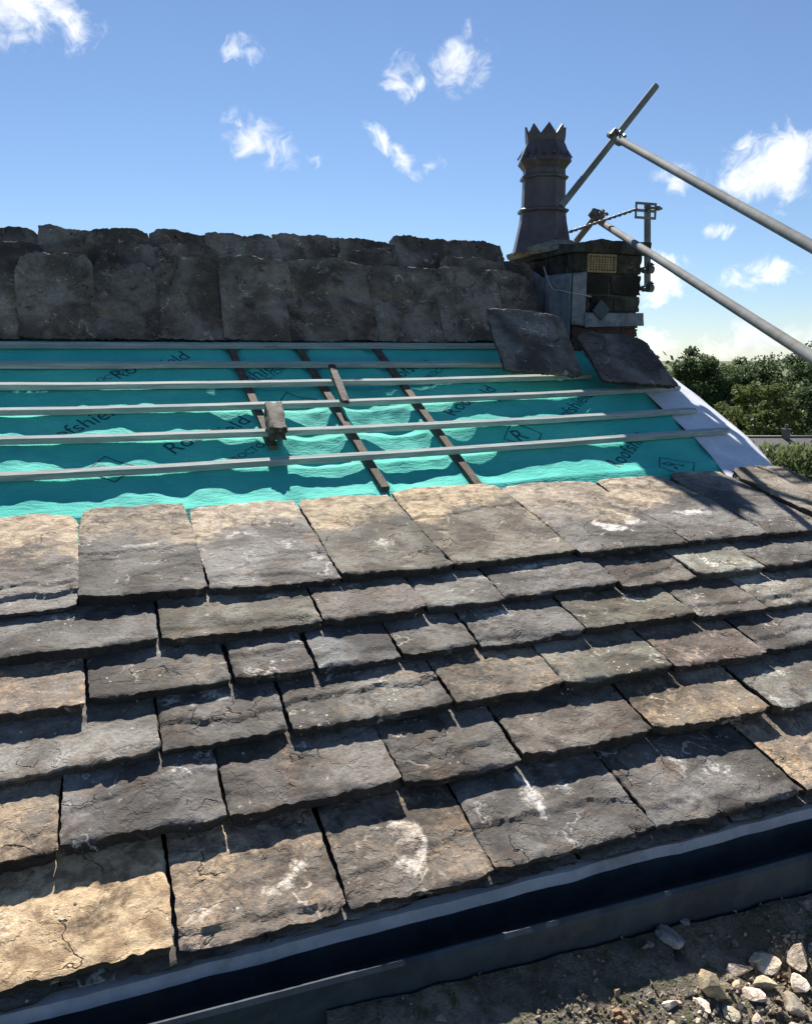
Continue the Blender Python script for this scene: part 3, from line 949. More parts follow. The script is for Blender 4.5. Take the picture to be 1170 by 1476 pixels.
# ---- printing on the membrane
def text_mesh(txt, size):
    cu_ = bpy.data.curves.new('lettering', 'FONT')
    cu_.body = txt
    cu_.size = size
    cu_.resolution_u = 3
    ob = bpy.data.objects.new('lettering', cu_)
    COL.objects.link(ob)
    dg = bpy.context.evaluated_depsgraph_get()
    me = bpy.data.meshes.new_from_object(ob.evaluated_get(dg))
    bpy.data.objects.remove(ob)
    bpy.data.curves.remove(cu_)
    return me


def drape(me, s, t, ang, name):
    b = bmesh.new(); b.from_mesh(me)
    bmesh.ops.triangulate(b, faces=b.faces)
    for _ in range(3):
        long_ = [e for e in b.edges if e.calc_length() > 0.03]
        if not long_: break
        bmesh.ops.subdivide_edges(b, edges=long_, cuts=1)
        bmesh.ops.triangulate(b, faces=b.faces)
    ca, sa = math.cos(ang), math.sin(ang)
    co = np.array([v.co for v in b.verts])
    ss = s + co[:, 0] * ca - co[:, 1] * sa
    tt = t + co[:, 0] * sa + co[:, 1] * ca
    oo = memb_off(ss, tt) + 0.0011
    for v, a_, b_, c_ in zip(b.verts, ss, tt, oo):
        v.co = roofp(a_, b_, c_)
    return link(name, bm_mesh(name, b), roof, M_PRINT)


def diamond_mesh(w, h, lw):
    b = bmesh.new()
    pts = [(-w, 0), (0, h), (w, 0), (0, -h)]
    k = 1 - lw / min(w, h)
    o = [b.verts.new((x, y, 0)) for x, y in pts]
    i_ = [b.verts.new((x * k, y * k, 0)) for x, y in pts]
    for a in range(4):
        c = (a + 1) % 4
        b.faces.new((o[a], i_[a], i_[c], o[c]))
    return bm_mesh('logo', b)


T_BIG = text_mesh('Roofshield', 0.125)
T_SM = text_mesh('PROCTOR', 0.060)
D_M = diamond_mesh(0.13, 0.13, 0.009)
T_R = text_mesh('R', 0.14)
rngp = random.Random(5)
AN = R(38)
for (s, t) in ((-.30, 3.52), (.10, 4.28), (.62, 4.10), (.30, 3.40), (1.62, 4.18), (1.85, 3.72), (2.45, 3.58), (2.52, 3.05)):
    drape(T_BIG, s, t, AN, 'printed_lettering')
for (s, t) in ((-.05, 4.20), (.82, 4.2), (1.9, 4.25), (2.2, 3.85), (.55, 3.3)):
    drape(T_SM, s, t, AN, 'printed_lettering')
for (s, t) in ((.02, 3.28), (1.0, 3.98), (2.15, 3.45), (2.86, 3.02)):
    drape(D_M, s, t, R(8), 'printed_logo')
    drape(T_R, s - .045, t - .05, R(20), 'printed_lettering')

# ------------------------------------------------------------------ slates stacked upright along the ridge
ORD = ['first', 'second', 'third', 'fourth', 'fifth', 'sixth', 'seventh', 'eighth', 'ninth', 'tenth', 'eleventh']
FRONT = [(-0.528, 0.321, 1.981), (-0.191, 0.389, 2.117), (0.174, 0.357, 2.073), (0.542, 0.38, 2.095), (0.938, 0.427, 2.124), (1.412, 0.547, 2.121), (1.931, 0.537, 2.11), (2.392, 0.466, 2.122), (2.716, 0.37, 2.106)]
MID = [(-0.389, 0.267, 2.172), (-0.094, 0.309, 2.174), (0.231, 0.34, 2.189), (0.546, 0.322, 2.204), (1.752, 0.389, 2.219), (2.505, 0.47, 2.204)]
BACK = [(-0.662, 0.256, 2.249), (-0.402, 0.28, 2.275), (-0.131, 0.276, 2.285), (0.17, 0.34, 2.28), (0.556, 0.359, 2.304), (0.934, 0.431, 2.306), (1.398, 0.515, 2.312), (1.795, 0.358, 2.3), (2.149, 0.42, 2.34), (2.575, 0.443, 2.332), (2.875, 0.26, 2.20)]
rng = random.Random(23)


def stand(x, y, z, w, h, lean, yaw, seed, hole=None, **kw):
    me = slab_mesh('stone_slate', w, h, 0.042, seed, cell=0.0095, round_top=rng.uniform(.015, .045), hole=hole, jag=1.3, relief=2.0, top_wave=.018, **kw)
    sl, cl = math.sin(lean), math.cos(lean)
    m = Matrix(((1, 0, 0, 0), (0, sl, -cl, 0), (0, cl, sl, 0), (0, 0, 0, 1)))
    o = link('stone_slate', me, None, None, Matrix.Translation((x, y, z)) @ Matrix.Rotation(yaw, 4, 'Z') @ m @ Matrix.Rotation(R(rng.uniform(-2.2, 2.2)), 4, 'Z'))
    v = rng.uniform(.85, 1.3)
    o.color = (v * 1.08, v * .99, v * .89, 1)
    return o


HOLES = {2: (.02, -.055), 4: (-.04, -.05), 7: (-.04, -.035), 8: (.03, -.04), 9: (.05, -.05)}
for rowname, lst, yb, zb, lean in (('front', FRONT, 4.475, 1.622, 30.0), ('middle', MID, 4.59, 1.667, 29.5), ('back', BACK, 4.70, 1.710, 29.0)):
    for i, (x, w, zt) in enumerate(lst):
        x, w, zt = x * 1.0265, w * 1.0265, 1.537 + (zt - 1.537) * 1.0265
        sid += 1
        yy = yb + rng.uniform(-.012, .012)
        h = (zt - zb) / math.cos(R(lean)) + 0.006
        hole = None
        if rowname == 'back' and i in HOLES:
            hole = (HOLES[i][0], h + HOLES[i][1], 0.0095)
        o = stand(x, yy, zb, w + (0.06 if rowname != 'front' else 0.02), h, R(lean + rng.uniform(-1.0, 1.0)), R(rng.uniform(-1.5, 1.5)), sid, hole,
                  tan=rng.choice([.0, .05, .22]), whites=[(rng.uniform(.3, .7), h * rng.uniform(.5, .75), .09, .06, .42)], dark=.06,
                  ledges=[(h * rng.uniform(.45, .7), h * rng.uniform(.45, .7), rng.uniform(.004, .012))] if rng.random() < .75 else ())
        n_ = len(lst)
        extra = ', with peg hole' if hole else ''
        tag(o, f'{ORD[i]} of {n_} leaning slates from left, {rowname} row on the ridge{extra}', 'roof slate', 'stone slates stacked leaning along the ridge')

# three-corner frame slabs lying against the stack and the chimney
def slab_on(bl, br, tl, tr, seed, T=0.034, **kw):
    bl, br, tl, tr = map(Vector, (bl, br, tl, tr))
    w = ((br - bl).length + (tr - tl).length) / 2
    l = ((tl - bl).length + (tr - br).length) / 2
    c0, c1 = (bl + br) / 2, (tl + tr) / 2
    yv = (c1 - c0).normalized()
    xv = (br - bl) + (tr - tl)
    xv = (xv - yv * xv.dot(yv)).normalized()
    zv = xv.cross(yv)
    m = Matrix((xv, yv, zv)).transposed().to_4x4()
    m.translation = c0
    me = slab_mesh('stone_slate', w, l, T, seed, cell=0.0085, **kw)
    return link('stone_slate', me, None, None, m)


o = slab_on((2.25, 3.68, 1.405), (2.83, 3.78, 1.445), (2.325, 4.08, 1.803), (2.83, 4.10, 1.812), 501, whites=[(.55, .36, .16, .10, .62), (.7, .24, .12, .02, .7)], dark=.10, jag=1.3)
o.color = (.85, .85, .85, 1)
tag(o, 'loose stone slate with lichen specks leaning between the ridge stack and the chimney', 'roof slate')
o = slab_on((2.86, 3.53, 1.348), (3.40, 3.61, 1.378), (2.95, 4.05, 1.668), (3.47, 4.10, 1.69), 502, tan=.30, jag=1.3, round_top=.07)
o.color = (.95, .9, .85, 1)
tag(o, 'smooth brown loose slate resting on the battens below the chimney', 'roof slate')


# ------------------------------------------------------------------ offcuts left on the battens
def rough_block(name, sx, sy, sz, seed, cuts=3, amp=0.06, mat=None, bevel=0.12):
    b = bmesh.new()
    bmesh.ops.create_cube(b, size=1.0)
    bmesh.ops.subdivide_edges(b, edges=b.edges[:], cuts=cuts, use_grid_fill=True)
    for v in b.verts:
        c = v.co * 2
        # pull corners in a little
        e = sorted((abs(c.x), abs(c.y), abs(c.z)))
        f = 1 - bevel * max(0.0, e[1] - 0.55) * (0.6 + 0.8 * abs(mnoise.noise(v.co * 2 + Vector((seed, 0, 0)))))
        p = v.co * f
        nz = mnoise.fractal(v.co * 3.0 + Vector((seed * 1.7, seed * 0.3, seed)), 1.0, 2.0, 3)
        p = p + v.co.normalized() * nz * amp
        v.co = Vector((p.x * sx, p.y * sy, p.z * sz))
    me = bm_mesh(name, b, True, R(35))
    if mat: me.materials.append(mat)
    return me


me = rough_block('timber_offcut', 0.085, 0.30, 0.075, 61, 6, 0.16, M_BARK)
o = link('timber_offcut', me, None, None, roof_matrix(0.795, 3.525, BO + 0.045, 0, R(-7)))
tag(o, 'short rough grey timber offcut lying across two battens', 'timber')
me = rough_block('timber_lath', 0.042, 0.50, 0.020, 67, 6, 0.05, M_BARK)
o = link('timber_lath', me, None, None, roof_matrix(1.255, 4.035, BO + 0.018, -0.01, R(-6)))
tag(o, 'thin broken grey lath lying up the slope over the battens', 'timber')

# ------------------------------------------------------------------ chimney
CX0, CX1, CY0, CY1 = 3.135, 3.70, 4.40, 5.30
chim = tag(empty('chimney', (3.4, 4.85, 1.6)), 'squat weathered stone chimney at the gable with lead flashing', 'chimney')
bm = bmesh.new()
add_box(bm, (CX0 + .018, CY0 + .018, 1.45), (CX1 - .018, CY1 - .018, 2.26))
link('core', bm_mesh('core', bm), chim, M_JOINT)
rngc = random.Random(8)
zrows = [(1.52, 1.655), (1.66, 1.715), (1.72, 1.825), (1.832, 1.943), (1.951, 2.085), (2.092, 2.225)]
for ri, (za, zb) in enumerate(zrows):
    brick = ri == 1
    nfr = [2, 3, 2, 3, 2, 2][ri]
    fcut = [0] + sorted(min(.85, max(.15, (k + 1) / nfr + rngc.uniform(-.08, .08))) for k in range(nfr - 1)) + [1]
    for side in range(4):
        Lx, Ly = CX1 - CX0, CY1 - CY0
        cuts_ = fcut if side in (0, 2) else [0, .3 + .05 * (ri % 2), .66, 1]
        for a, b in zip(cuts_[:-1], cuts_[1:]):
            hz = zb - za
            if side in (0, 2):
                x0, x1 = CX0 + a * Lx + .004, CX0 + b * Lx - .004
                y_ = CY0 + .055 if side == 0 else CY1 - .055
                sx, sy, loc = x1 - x0, .11, ((x0 + x1) / 2, y_ + rngc.uniform(-.006, .006), (za + zb) / 2)
            else:
                y0_, y1_ = CY0 + .115 + a * (Ly - .23) + .004, CY0 + .115 + b * (Ly - .23) - .004
                x_ = CX0 + .055 if side == 3 else CX1 - .055
                sx, sy, loc = .11, y1_ - y0_, (x_ + rngc.uniform(-.006, .006), (y0_ + y1_) / 2, (za + zb) / 2)
            me = rough_block('stone', sx, sy, hz, rngc.random() * 90, 5, 0.085, M_BRICK if brick else M_WALL, .13)
            o = link('brick' if brick else 'stone', me, chim, None, Matrix.Translation(loc))
            v = rngc.uniform(.7, 1.15)
            o.color = (v, v * .98, v * .94, 1)

# cap slab and mortar flaunching
def lump(name, x0, x1, y0, y1, z0, topf, seed, mat, n=26, jagx=0.012, parent=chim):
    """thick slab with an uneven top given by topf(u, v)"""
    u = np.linspace(0, 1, n)
    Ux, Vy = np.meshgrid(u, u)
    Xg = x0 + (x1 - x0) * Ux + jagx * fbm(Vy * 6, Ux * 6, seed, 3)
    Yg = y0 + (y1 - y0) * Vy + jagx * fbm(Ux * 6, Vy * 6 + 9, seed + 1, 3)
    Zt = topf(Ux, Vy) + 0.010 * fbm(Ux * 7, Vy * 9, seed + 2, 4)
    top = np.stack([Xg, Yg, Zt], -1).reshape(-1, 3)
    ix = np.arange(n * n).reshape(n, n)
    F = [tuple(int(q) for q in (ix[j, i], ix[j, i + 1], ix[j + 1, i + 1], ix[j + 1, i])) for j in range(n - 1) for i in range(n - 1)]
    per = np.concatenate([ix[0, :-1], ix[:-1, -1], ix[-1, :0:-1], ix[:0:-1, 0]])
    V = [top]; prev = per; base = n * n
    for k, f in enumerate((0.35, 0.7, 1.0)):
        q = top[per].copy()
        q[:, 2] = q[:, 2] * (1 - f) + z0 * f
        w_ = 0.010 * fbm(np.arange(len(per)) * 0.35, np.full(len(per), k * 3.0), seed + 5, 3) - .006 * k
        c_ = np.array([(x0 + x1) / 2, (y0 + y1) / 2])
        d_ = q[:, :2] - c_
        q[:, :2] += d_ / np.linalg.norm(d_, axis=1, keepdims=True) * w_[:, None]
        cur = np.arange(base, base + len(per))
        for i in range(len(per)):
            j = (i + 1) % len(per)
            F.append((int(prev[j]), int(prev[i]), int(cur[i]), int(cur[j])))
        V.append(q); prev = cur; base += len(per)
    F.append(tuple(int(i) for i in prev[::-1]))
    return link(name, from_np(name, np.concatenate(V), F, True, R(38)), parent, mat)


lump('cap_stone', CX0 - .025, CX1 + .02, CY0 - .045, CY1 + .04, 2.228, lambda u, v: 2.285 + 0.035 * sstep(.05, .4, u) * (1 - u * .3) + .012 * fbm(u * 5, v * 6, 31, 3), 3, M_WALL, 34, .024)
PX, PY = 3.232, 5.02
lump('mortar_flaunching', PX - .165, PX + .30, PY - .50, PY + .25, 2.262,
     lambda u, v: 2.282 + 0.085 * np.exp(-(((u - .45) / .46) ** 4 + ((v - .6) / .44) ** 4)) + .014 * fbm(u * 6, v * 7, 44, 4), 9, M_MORTAR, 30, .03)


# lead: stepped flashing down the left side, soaker and apron on the front
def sheet(name, pts, thick, mat, parent, seed, nu=18, nv=14, amp=0.004):
    """bilinear sheet between four corners, gently dented"""
    a, b, c, d = map(Vector, pts)      # bl, br, tr, tl
    nrm = (b - a).cross(d - a).normalized()
    V, F = [], []
    for j in range(nv):
        for i in range(nu):
            u, v = i / (nu - 1), j / (nv - 1)
            p = a * (1 - u) * (1 - v) + b * u * (1 - v) + c * u * v + d * (1 - u) * v
            p = p + nrm * (amp * mnoise.fractal(p * 9 + Vector((seed, 0, 0)), 1, 2, 3) + thick)
            V.append(p)
    for j in range(nv - 1):
        for i in range(nu - 1):
            F.append((j * nu + i, j * nu + i + 1, (j + 1) * nu + i + 1, (j + 1) * nu + i))
    o = link(name, from_np(name, V, F, True), parent, mat)
    s = o.modifiers.new('thickness', 'SOLIDIFY'); s.thickness = 0.004; s.offset = 1
    return o


xl_ = CX0 - .012
sheet('lead_flashing', ((xl_, 5.05, 1.80), (xl_, 4.72, 1.70), (xl_, 4.72, 2.06), (xl_, 5.05, 2.20)), .004, M_LEAD, chim, 3)
sheet('lead_flashing', ((xl_ - .006, 4.75, 1.66), (xl_ - .006, CY0 - .012, 1.62), (xl_ - .006, CY0 - .012, 2.085), (xl_ - .006, 4.75, 2.10)), .005, M_LEAD, chim, 7)
sheet('lead_flashing', ((CX0 - .016, CY0 - .012, 1.74), (CX0 + .095, CY0 - .012, 1.73), (CX0 + .095, CY0 - .012, 2.10), (CX0 - .016, CY0 - .012, 2.085)), .003, M_LEAD, chim, 11)
sheet('lead_apron', ((CX0 + .085, CY0 - .03, 1.72), (CX1 + .015, CY0 - .03, 1.735), (CX1 + .015, CY0 - .016, 1.825), (CX0 + .085, CY0 - .016, 1.82)), .004, M_LEAD, chim, 15)
# slipped square of lead, dark
me = rough_block('lead_patch', .105, .012, .105, 31, 3, .03, M_GUTTER, .1)
link('lead_patch', me, chim, None, Matrix.Translation((3.345, CY0 - .04, 1.84)) @ Matrix.Rotation(R(42), 4, 'Y'))

# clay air brick with a grid of holes
bm = bmesh.new()
vx0, vx1, vz0, vz1, vy = 3.238, 3.472, 2.098, 2.222, CY0 - .014
nxh, nzh, br = 9, 6, 0.013
wx = (vx1 - vx0 - 2 * br); wz = (vz1 - vz0 - 2 * br)
add_box(bm, (vx0, vy, vz0), (vx0 + br, vy + .05, vz1)); add_box(bm, (vx1 - br, vy, vz0), (vx1, vy + .05, vz1))
add_box(bm, (vx0 + br, vy, vz0), (vx1 - br, vy + .05, vz0 + br)); add_box(bm, (vx0 + br, vy, vz1 - br), (vx1 - br, vy + .05, vz1))
px_, pz_ = wx / nxh, wz / nzh
for i in range(1, nxh):
    xc = vx0 + br + i * px_
    add_box(bm, (xc - px_ * .27, vy + .004, vz0 + br), (xc + px_ * .27, vy + .045, vz1 - br))
for j in range(1, nzh):
    zc = vz0 + br + j * pz_
    add_box(bm, (vx0 + br, vy + .0055, zc - pz_ * .27), (vx1 - br, vy + .044, zc + pz_ * .27))
o = link('air_vent', bm_mesh('air_vent', bm), chim, M_BUFF)
o['label'] = 'buff clay air vent with a grid of square holes'
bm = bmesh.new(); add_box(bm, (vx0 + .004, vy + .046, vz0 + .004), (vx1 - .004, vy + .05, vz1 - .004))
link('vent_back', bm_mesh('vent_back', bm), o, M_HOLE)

# chimney pot: eight-sided, crowned
PZ = 2.325
PS, PR = 0.905, 0.90       # height and girth of the pot
pot = tag(empty('chimney_pot', (PX, PY, PZ)), 'tall dark octagonal clay chimney pot with a spiked crown', 'chimney pot')


def ring8(bm, r, z, rot=R(22.5 - 20), n=8):
    return [bm.verts.new((PX + r * PR * math.cos(rot + 2 * math.pi * i / n), PY + r * PR * math.sin(rot + 2 * math.pi * i / n), PZ + z * PS)) for i in range(n)]


def loft(bm, prof, closed_top=False):
    rs = [ring8(bm, r, z) for r, z in prof]
    for a, b in zip(rs[:-1], rs[1:]):
        for i in range(8):
            bm.faces.new((a[i], a[(i + 1) % 8], b[(i + 1) % 8], b[i]))
    return rs


bm = bmesh.new()
loft(bm, [(.258, -.04), (.250, .0), (.205, .20), (.192, .30), (.187, .305), (.183, .57), (.180, .58), (.178, .63)])
link('body', bm_mesh('body', bm), pot, M_POT)
for z_, r_ in ((.295, .216), (.555, .203)):
    bm = bmesh.new()
    rs = loft(bm, [(r_ - .03, z_ - .016), (r_, z_ - .010), (r_ + .003, z_ + .008), (r_ - .03, z_ + .020)])
    link('moulded_band', bm_mesh('moulded_band', bm), pot, M_POT)
bm = bmesh.new()
loft(bm, [(.176, .615), (.208, .655), (.226, .672), (.224, .686), (.176, .80), (.158, .835)])
hood = link('hood', bm_mesh('hood', bm), pot, M_POT)
rot0 = R(22.5 - 20)
for i in range(8):            # louvre slots with raised lips in the hood
    an = rot0 + 2 * math.pi * (i + .5) / 8
    for k in (-1, 1):
        b = bmesh.new()
        m = Matrix.Translation((PX, PY, PZ + .735 * PS)) @ Matrix.Rotation(an, 4, 'Z') @ Matrix.Translation((.185 * PR, k * .035, 0)) @ Matrix.Rotation(R(-22), 4, 'Y')
        vv = [b.verts.new(m @ Vector(p)) for p in ((.012, -.016, -.03), (.012, .016, -.03), (.012, 0, .035), (.024, -.012, -.032), (.024, .012, -.032))]
        b.faces.new((vv[0], vv[3], vv[2])); b.faces.new((vv[3], vv[4], vv[2])); b.faces.new((vv[4], vv[1], vv[2])); b.faces.new((vv[0], vv[1], vv[4], vv[3]))
        link('louvre', bm_mesh('louvre', b), hood, M_POT)
bm = bmesh.new()
a_ = ring8(bm, .160, .825)
b_ = ring8(bm, .166, .845)
for i in range(8): bm.faces.new((a_[i], a_[(i + 1) % 8], b_[(i + 1) % 8], b_[i]))
def crown(bm, r, flip):
    base = ring8(bm, r, .845)
    low_ = ring8(bm, r + .004, .875)
    tips = [bm.verts.new((PX + (r + .010) * PR * math.cos(rot0 + 2 * math.pi * (i + .5) / 8) * .97, PY + (r + .010) * PR * math.sin(rot0 + 2 * math.pi * (i + .5) / 8) * .97, PZ + .955 * PS)) for i in range(8)]
    for i in range(8):
        j = (i + 1) % 8
        f1 = [base[i], base[j], low_[j], low_[i]]; f2 = [low_[i], low_[j], tips[i]]
        bm.faces.new(f1[::-1] if flip else f1); bm.faces.new(f2[::-1] if flip else f2)
    return base, low_, tips
ca, cb = crown(bm, .166, False), crown(bm, .148, True)
for i in range(8):
    j = (i + 1) % 8
    bm.faces.new((ca[1][i], ca[2][i], cb[2][i], cb[1][i])); bm.faces.new((ca[2][i], ca[1][j], cb[1][j], cb[2][i]))
link('crown', bm_mesh('crown', bm), pot, M_POT)

# ------------------------------------------------------------------ scaffold tubes
def tube(name, a, b, label, mat=M_STEEL, r=0.0242):
    b_ = bmesh.new()
    add_tube(b_, a, b, r, n=28, wall=0.004)
    me = bm_mesh(name, b_, True, R(40))
    o = link(name, me, None, mat)
    return tag(o, label, 'scaffold tube')


A0, A1 = Vector((3.491, 4.681, 3.124)), Vector((2.516, 1.312, 1.681))
AC = Vector((3.495, 4.493, 3.016))
A1 = AC + (Vector((2.783, 2.035, 1.969)) - AC) * 1.5
A0 = AC - (A1 - AC).normalized() * 0.16
tube('scaffold_tube', A0, A1, 'upper long grey scaffold tube sloping down to the right edge')
B0, B1 = Vector((4.015, 4.777, 3.488)), Vector((3.199, 4.708, 2.578))
tube('scaffold_tube', B0, B1, 'short scaffold tube slanting from the pot and sticking up into the sky')
C0 = Vector((3.636, 4.882, 2.532))
C1 = C0 + (Vector((2.668, 1.875, 1.523)) - C0) * 1.35
tube('scaffold_tube', C0, C1, 'lower long grey scaffold tube running from behind the chimney to the right edge')
tube('scaffold_tube', (3.575, 4.80, 2.562), (3.56, 5.16, 2.345), 'stub of scaffold tube behind the chimney cap')
tube('scaffold_tube', (3.745, 4.44, 2.590), (3.745, 4.385, 1.985), 'short upright scaffold tube fixed to the chimney corner', r=0.0235)


def coupler(c, d1, d2, label, sc=1.0):
    """two hinged half bands round the tubes with bolts and nuts"""
    root = tag(empty('scaffold_coupler', c), label, 'scaffold coupler')
    c = Vector(c)
    d1, d2 = Vector(d1).normalized(), Vector(d2).normalized()
    nrm = d1.cross(d2)
    if nrm.length < .1: nrm = Vector((0, 1, 0))
    nrm.normalize()
    for k, d in ((1, d1), (-1, d2)):
        b = bmesh.new()
        p = c + nrm * 0.026 * k * sc
        add_tube(b, p - d * .024 * sc, p + d * .024 * sc, .033 * sc, n=18)
        o = link('band', bm_mesh('band', b, True, R(40)), root, M_CLAMP)
        side = d.cross(nrm).normalized()
        b = bmesh.new()
        q = p + side * .036 * sc
        add_tube(b, q - nrm * .045 * sc, q + nrm * .052 * sc, .0065 * sc, n=8)
        add_tube(b, q + nrm * .030 * sc, q + nrm * .046 * sc, .013 * sc, n=6)
        link('bolt', bm_mesh('bolt', b), root, M_CLAMP)
        b = bmesh.new()
        mm = Matrix((side, d, nrm)).transposed().to_4x4(); mm.translation = p + side * .038 * sc
        add_box(b, (-.016 * sc, -.018 * sc, -.010 * sc), (.018 * sc, .018 * sc, .010 * sc), mm)
        link('lug', bm_mesh('lug', b), root, M_CLAMP)
    return root


coupler((AC + Vector((3.532, 4.538, 3.034))) / 2, A1 - A0, B1 - B0, 'steel coupler where the two upper scaffold tubes cross')
coupler((3.585, 4.83, 2.560), C1 - C0, (-.02, .36, -.22), 'steel coupler joining the lower tube and the stub above the cap')
coupler((3.745, 4.392, 2.13), (0, 0, 1), (1, 0.05, 0), 'upper small steel clamp holding the upright tube to the chimney', .85)
coupler((3.745, 4.382, 2.00), (0, 0, 1), (1, 0.05, 0), 'lower small steel clamp at the foot of the upright tube', .85)

# flat slotted bracket on top of the upright tube
bm = bmesh.new()
bx0, bx1, bz0, bz1, by_ = 3.625, 3.80, 2.478, 2.590, 4.405
t_ = .010
for (x0, x1, z0, z1) in ((bx0, bx0 + t_, bz0, bz1), (bx1 - t_, bx1, bz0, bz1), (bx0 + t_, bx1 - t_, bz0, bz0 + t_ * 1.6), (bx0 + t_, bx1 - t_, bz1 - t_ * 1.6, bz1), (bx0 + t_, bx1 - t_, (bz0 + bz1) / 2 - .009, (bz0 + bz1) / 2 + .009), ((bx0 + bx1) / 2 - .007, (bx0 + bx1) / 2 + .007, bz0 + t_ * 1.7, bz1 - t_ * 1.7)):
    add_box(bm, (x0, by_, z0), (x1, by_ + .012 + (z1 - z0) * .002, z1))
brk = link('slotted_bracket', bm_mesh('slotted_bracket', bm), None, M_STEEL)
tag(brk, 'flat slotted steel bracket at the top of the upright tube', 'bracket')
bm = bmesh.new(); add_tube(bm, (3.70, by_ - .012, 2.553), (3.835, by_ - .012, 2.553), .009, n=10); add_tube(bm, (3.79, by_ - .012, 2.553), (3.815, by_ - .012, 2.553), .017, n=6)
link('bolt', bm_mesh('bolt', bm), brk, M_CLAMP)

# ribbed rod running from the bracket to the pot
ra, rb_ = Vector((3.635, 4.40, 2.540)), Vector((3.372, 4.865, 2.432))
bm = bmesh.new(); add_tube(bm, ra, rb_, .0075, n=10)
rod = link('ribbed_rod', bm_mesh('ribbed_rod', bm, True, R(40)), None, M_STEEL)
tag(rod, 'thin ribbed steel rod running from the bracket to the chimney pot', 'rod')
dd = (rb_ - ra).normalized()
for k in range(14):
    p = ra + (rb_ - ra) * ((k + .5) / 14)
    bm = bmesh.new(); add_tube(bm, p - dd * .007, p + dd * .007, .0115, n=10)
    link('rib', bm_mesh('rib', bm, True, R(40)), rod, M_CLAMP)
# thin cable looped over the lead
cu2 = bpy.data.curves.new('cable', 'CURVE'); cu2.dimensions = '3D'; cu2.bevel_depth = .0045; cu2.bevel_resolution = 2
sp = cu2.splines.new('NURBS')
cp = [(xl_ - .03, 4.74, 2.16), (xl_ - .035, 4.62, 1.985), (xl_ - .03, 4.50, 1.98), (xl_ - .025, 4.395, 1.955), (CX0 + .05, CY0 - .03, 1.945), (CX0 + .13, CY0 - .028, 1.93)]
sp.points.add(len(cp) - 1)
for p, q in zip(sp.points, cp): p.co = (*q, 1)
sp.use_endpoint_u = True; sp.order_u = 3
tmp = bpy.data.objects.new('cable', cu2); COL.objects.link(tmp)
me = bpy.data.meshes.new_from_object(tmp.evaluated_get(bpy.context.evaluated_depsgraph_get()))
bpy.data.objects.remove(tmp)
o = link('cable', me, None, M_FASCIA)
if not me.materials: me.materials.append(M_FASCIA)
me.shade_smooth()
tag(o, 'thin pale cable draped across the lead flashing', 'cable')

# ------------------------------------------------------------------ rubble in the yard
def rock(name, r, seed, sq=(1, 1, 1), sub=2, mat=M_RUB, facet=0.5):
    b = bmesh.new()
    bmesh.ops.create_icosphere(b, subdivisions=sub, radius=1.0)
    rg = random.Random(seed)
    planes = [(Vector((rg.gauss(0, 1), rg.gauss(0, 1), rg.gauss(0, 1))).normalized(), rg.uniform(.35, .8)) for _ in range(12)]
    for v in b.verts:
        p = v.co.copy()
        for nrm, d in planes:
            k = p.dot(nrm) - d
            if k > 0: p -= nrm * k
        p += p.normalized() * 0.08 * mnoise.fractal(v.co * 2.2 + Vector((seed, 0, 0)), 1, 2, 3)
        v.co = Vector((p.x * sq[0], p.y * sq[1], p.z * sq[2])) * r
    me = bm_mesh(name, b, True, R(14))
    me.materials.append(mat)
    return me


rng = random.Random(77)
SUNLIT = [(1.175, .683, .036), (1.275, .700, .022), (1.30, .655, .026), (1.36, .690, .030), (1.425, .675, .040), (1.46, .625, .034), (1.385, .625, .024),
          (1.25, .625, .022), (1.32, .585, .030), (1.215, .575, .018), (1.12, .645, .020), (1.42, .565, .036), (1.17, .61, .016), (1.05, .665, .016),
          (1.52, .700, .028), (1.55, .655, .040), (1.50, .575, .028), (1.28, .53, .024), (1.36, .51, .030), (1.10, .59, .014), (1.60, .61, .032), (1.02, .62, .013), (1.235, .665, .014), (1.33, .715, .016)]
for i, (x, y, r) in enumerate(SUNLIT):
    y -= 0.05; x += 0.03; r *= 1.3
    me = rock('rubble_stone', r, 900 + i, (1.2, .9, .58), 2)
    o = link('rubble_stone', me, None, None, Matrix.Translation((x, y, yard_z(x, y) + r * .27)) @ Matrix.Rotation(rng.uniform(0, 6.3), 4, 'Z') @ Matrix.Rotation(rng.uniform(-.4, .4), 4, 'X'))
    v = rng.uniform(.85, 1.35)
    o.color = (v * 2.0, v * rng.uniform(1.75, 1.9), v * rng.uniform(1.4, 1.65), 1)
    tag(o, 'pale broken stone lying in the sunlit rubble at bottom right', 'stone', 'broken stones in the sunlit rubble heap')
SHADED = [(1.185, .770, .043, 'large flat grey cobble lying in the shade of the eaves'), (1.27, .795, .017, 'small pale stone beside the large grey cobble in shade'),
          (1.63, .765, .026, 'rounded grey stone in shade near the right edge'), (1.13, .86 - .1, .016, 'little chalky stone left of the large grey cobble'),
          (1.19, .725, .020, 'dark flat stone just below the large grey cobble')]
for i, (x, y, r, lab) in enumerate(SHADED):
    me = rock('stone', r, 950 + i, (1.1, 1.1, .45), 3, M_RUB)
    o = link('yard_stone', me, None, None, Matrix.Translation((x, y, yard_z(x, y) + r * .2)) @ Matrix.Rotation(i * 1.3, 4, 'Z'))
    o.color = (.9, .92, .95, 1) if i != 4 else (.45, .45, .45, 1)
    tag(o, lab, 'stone')
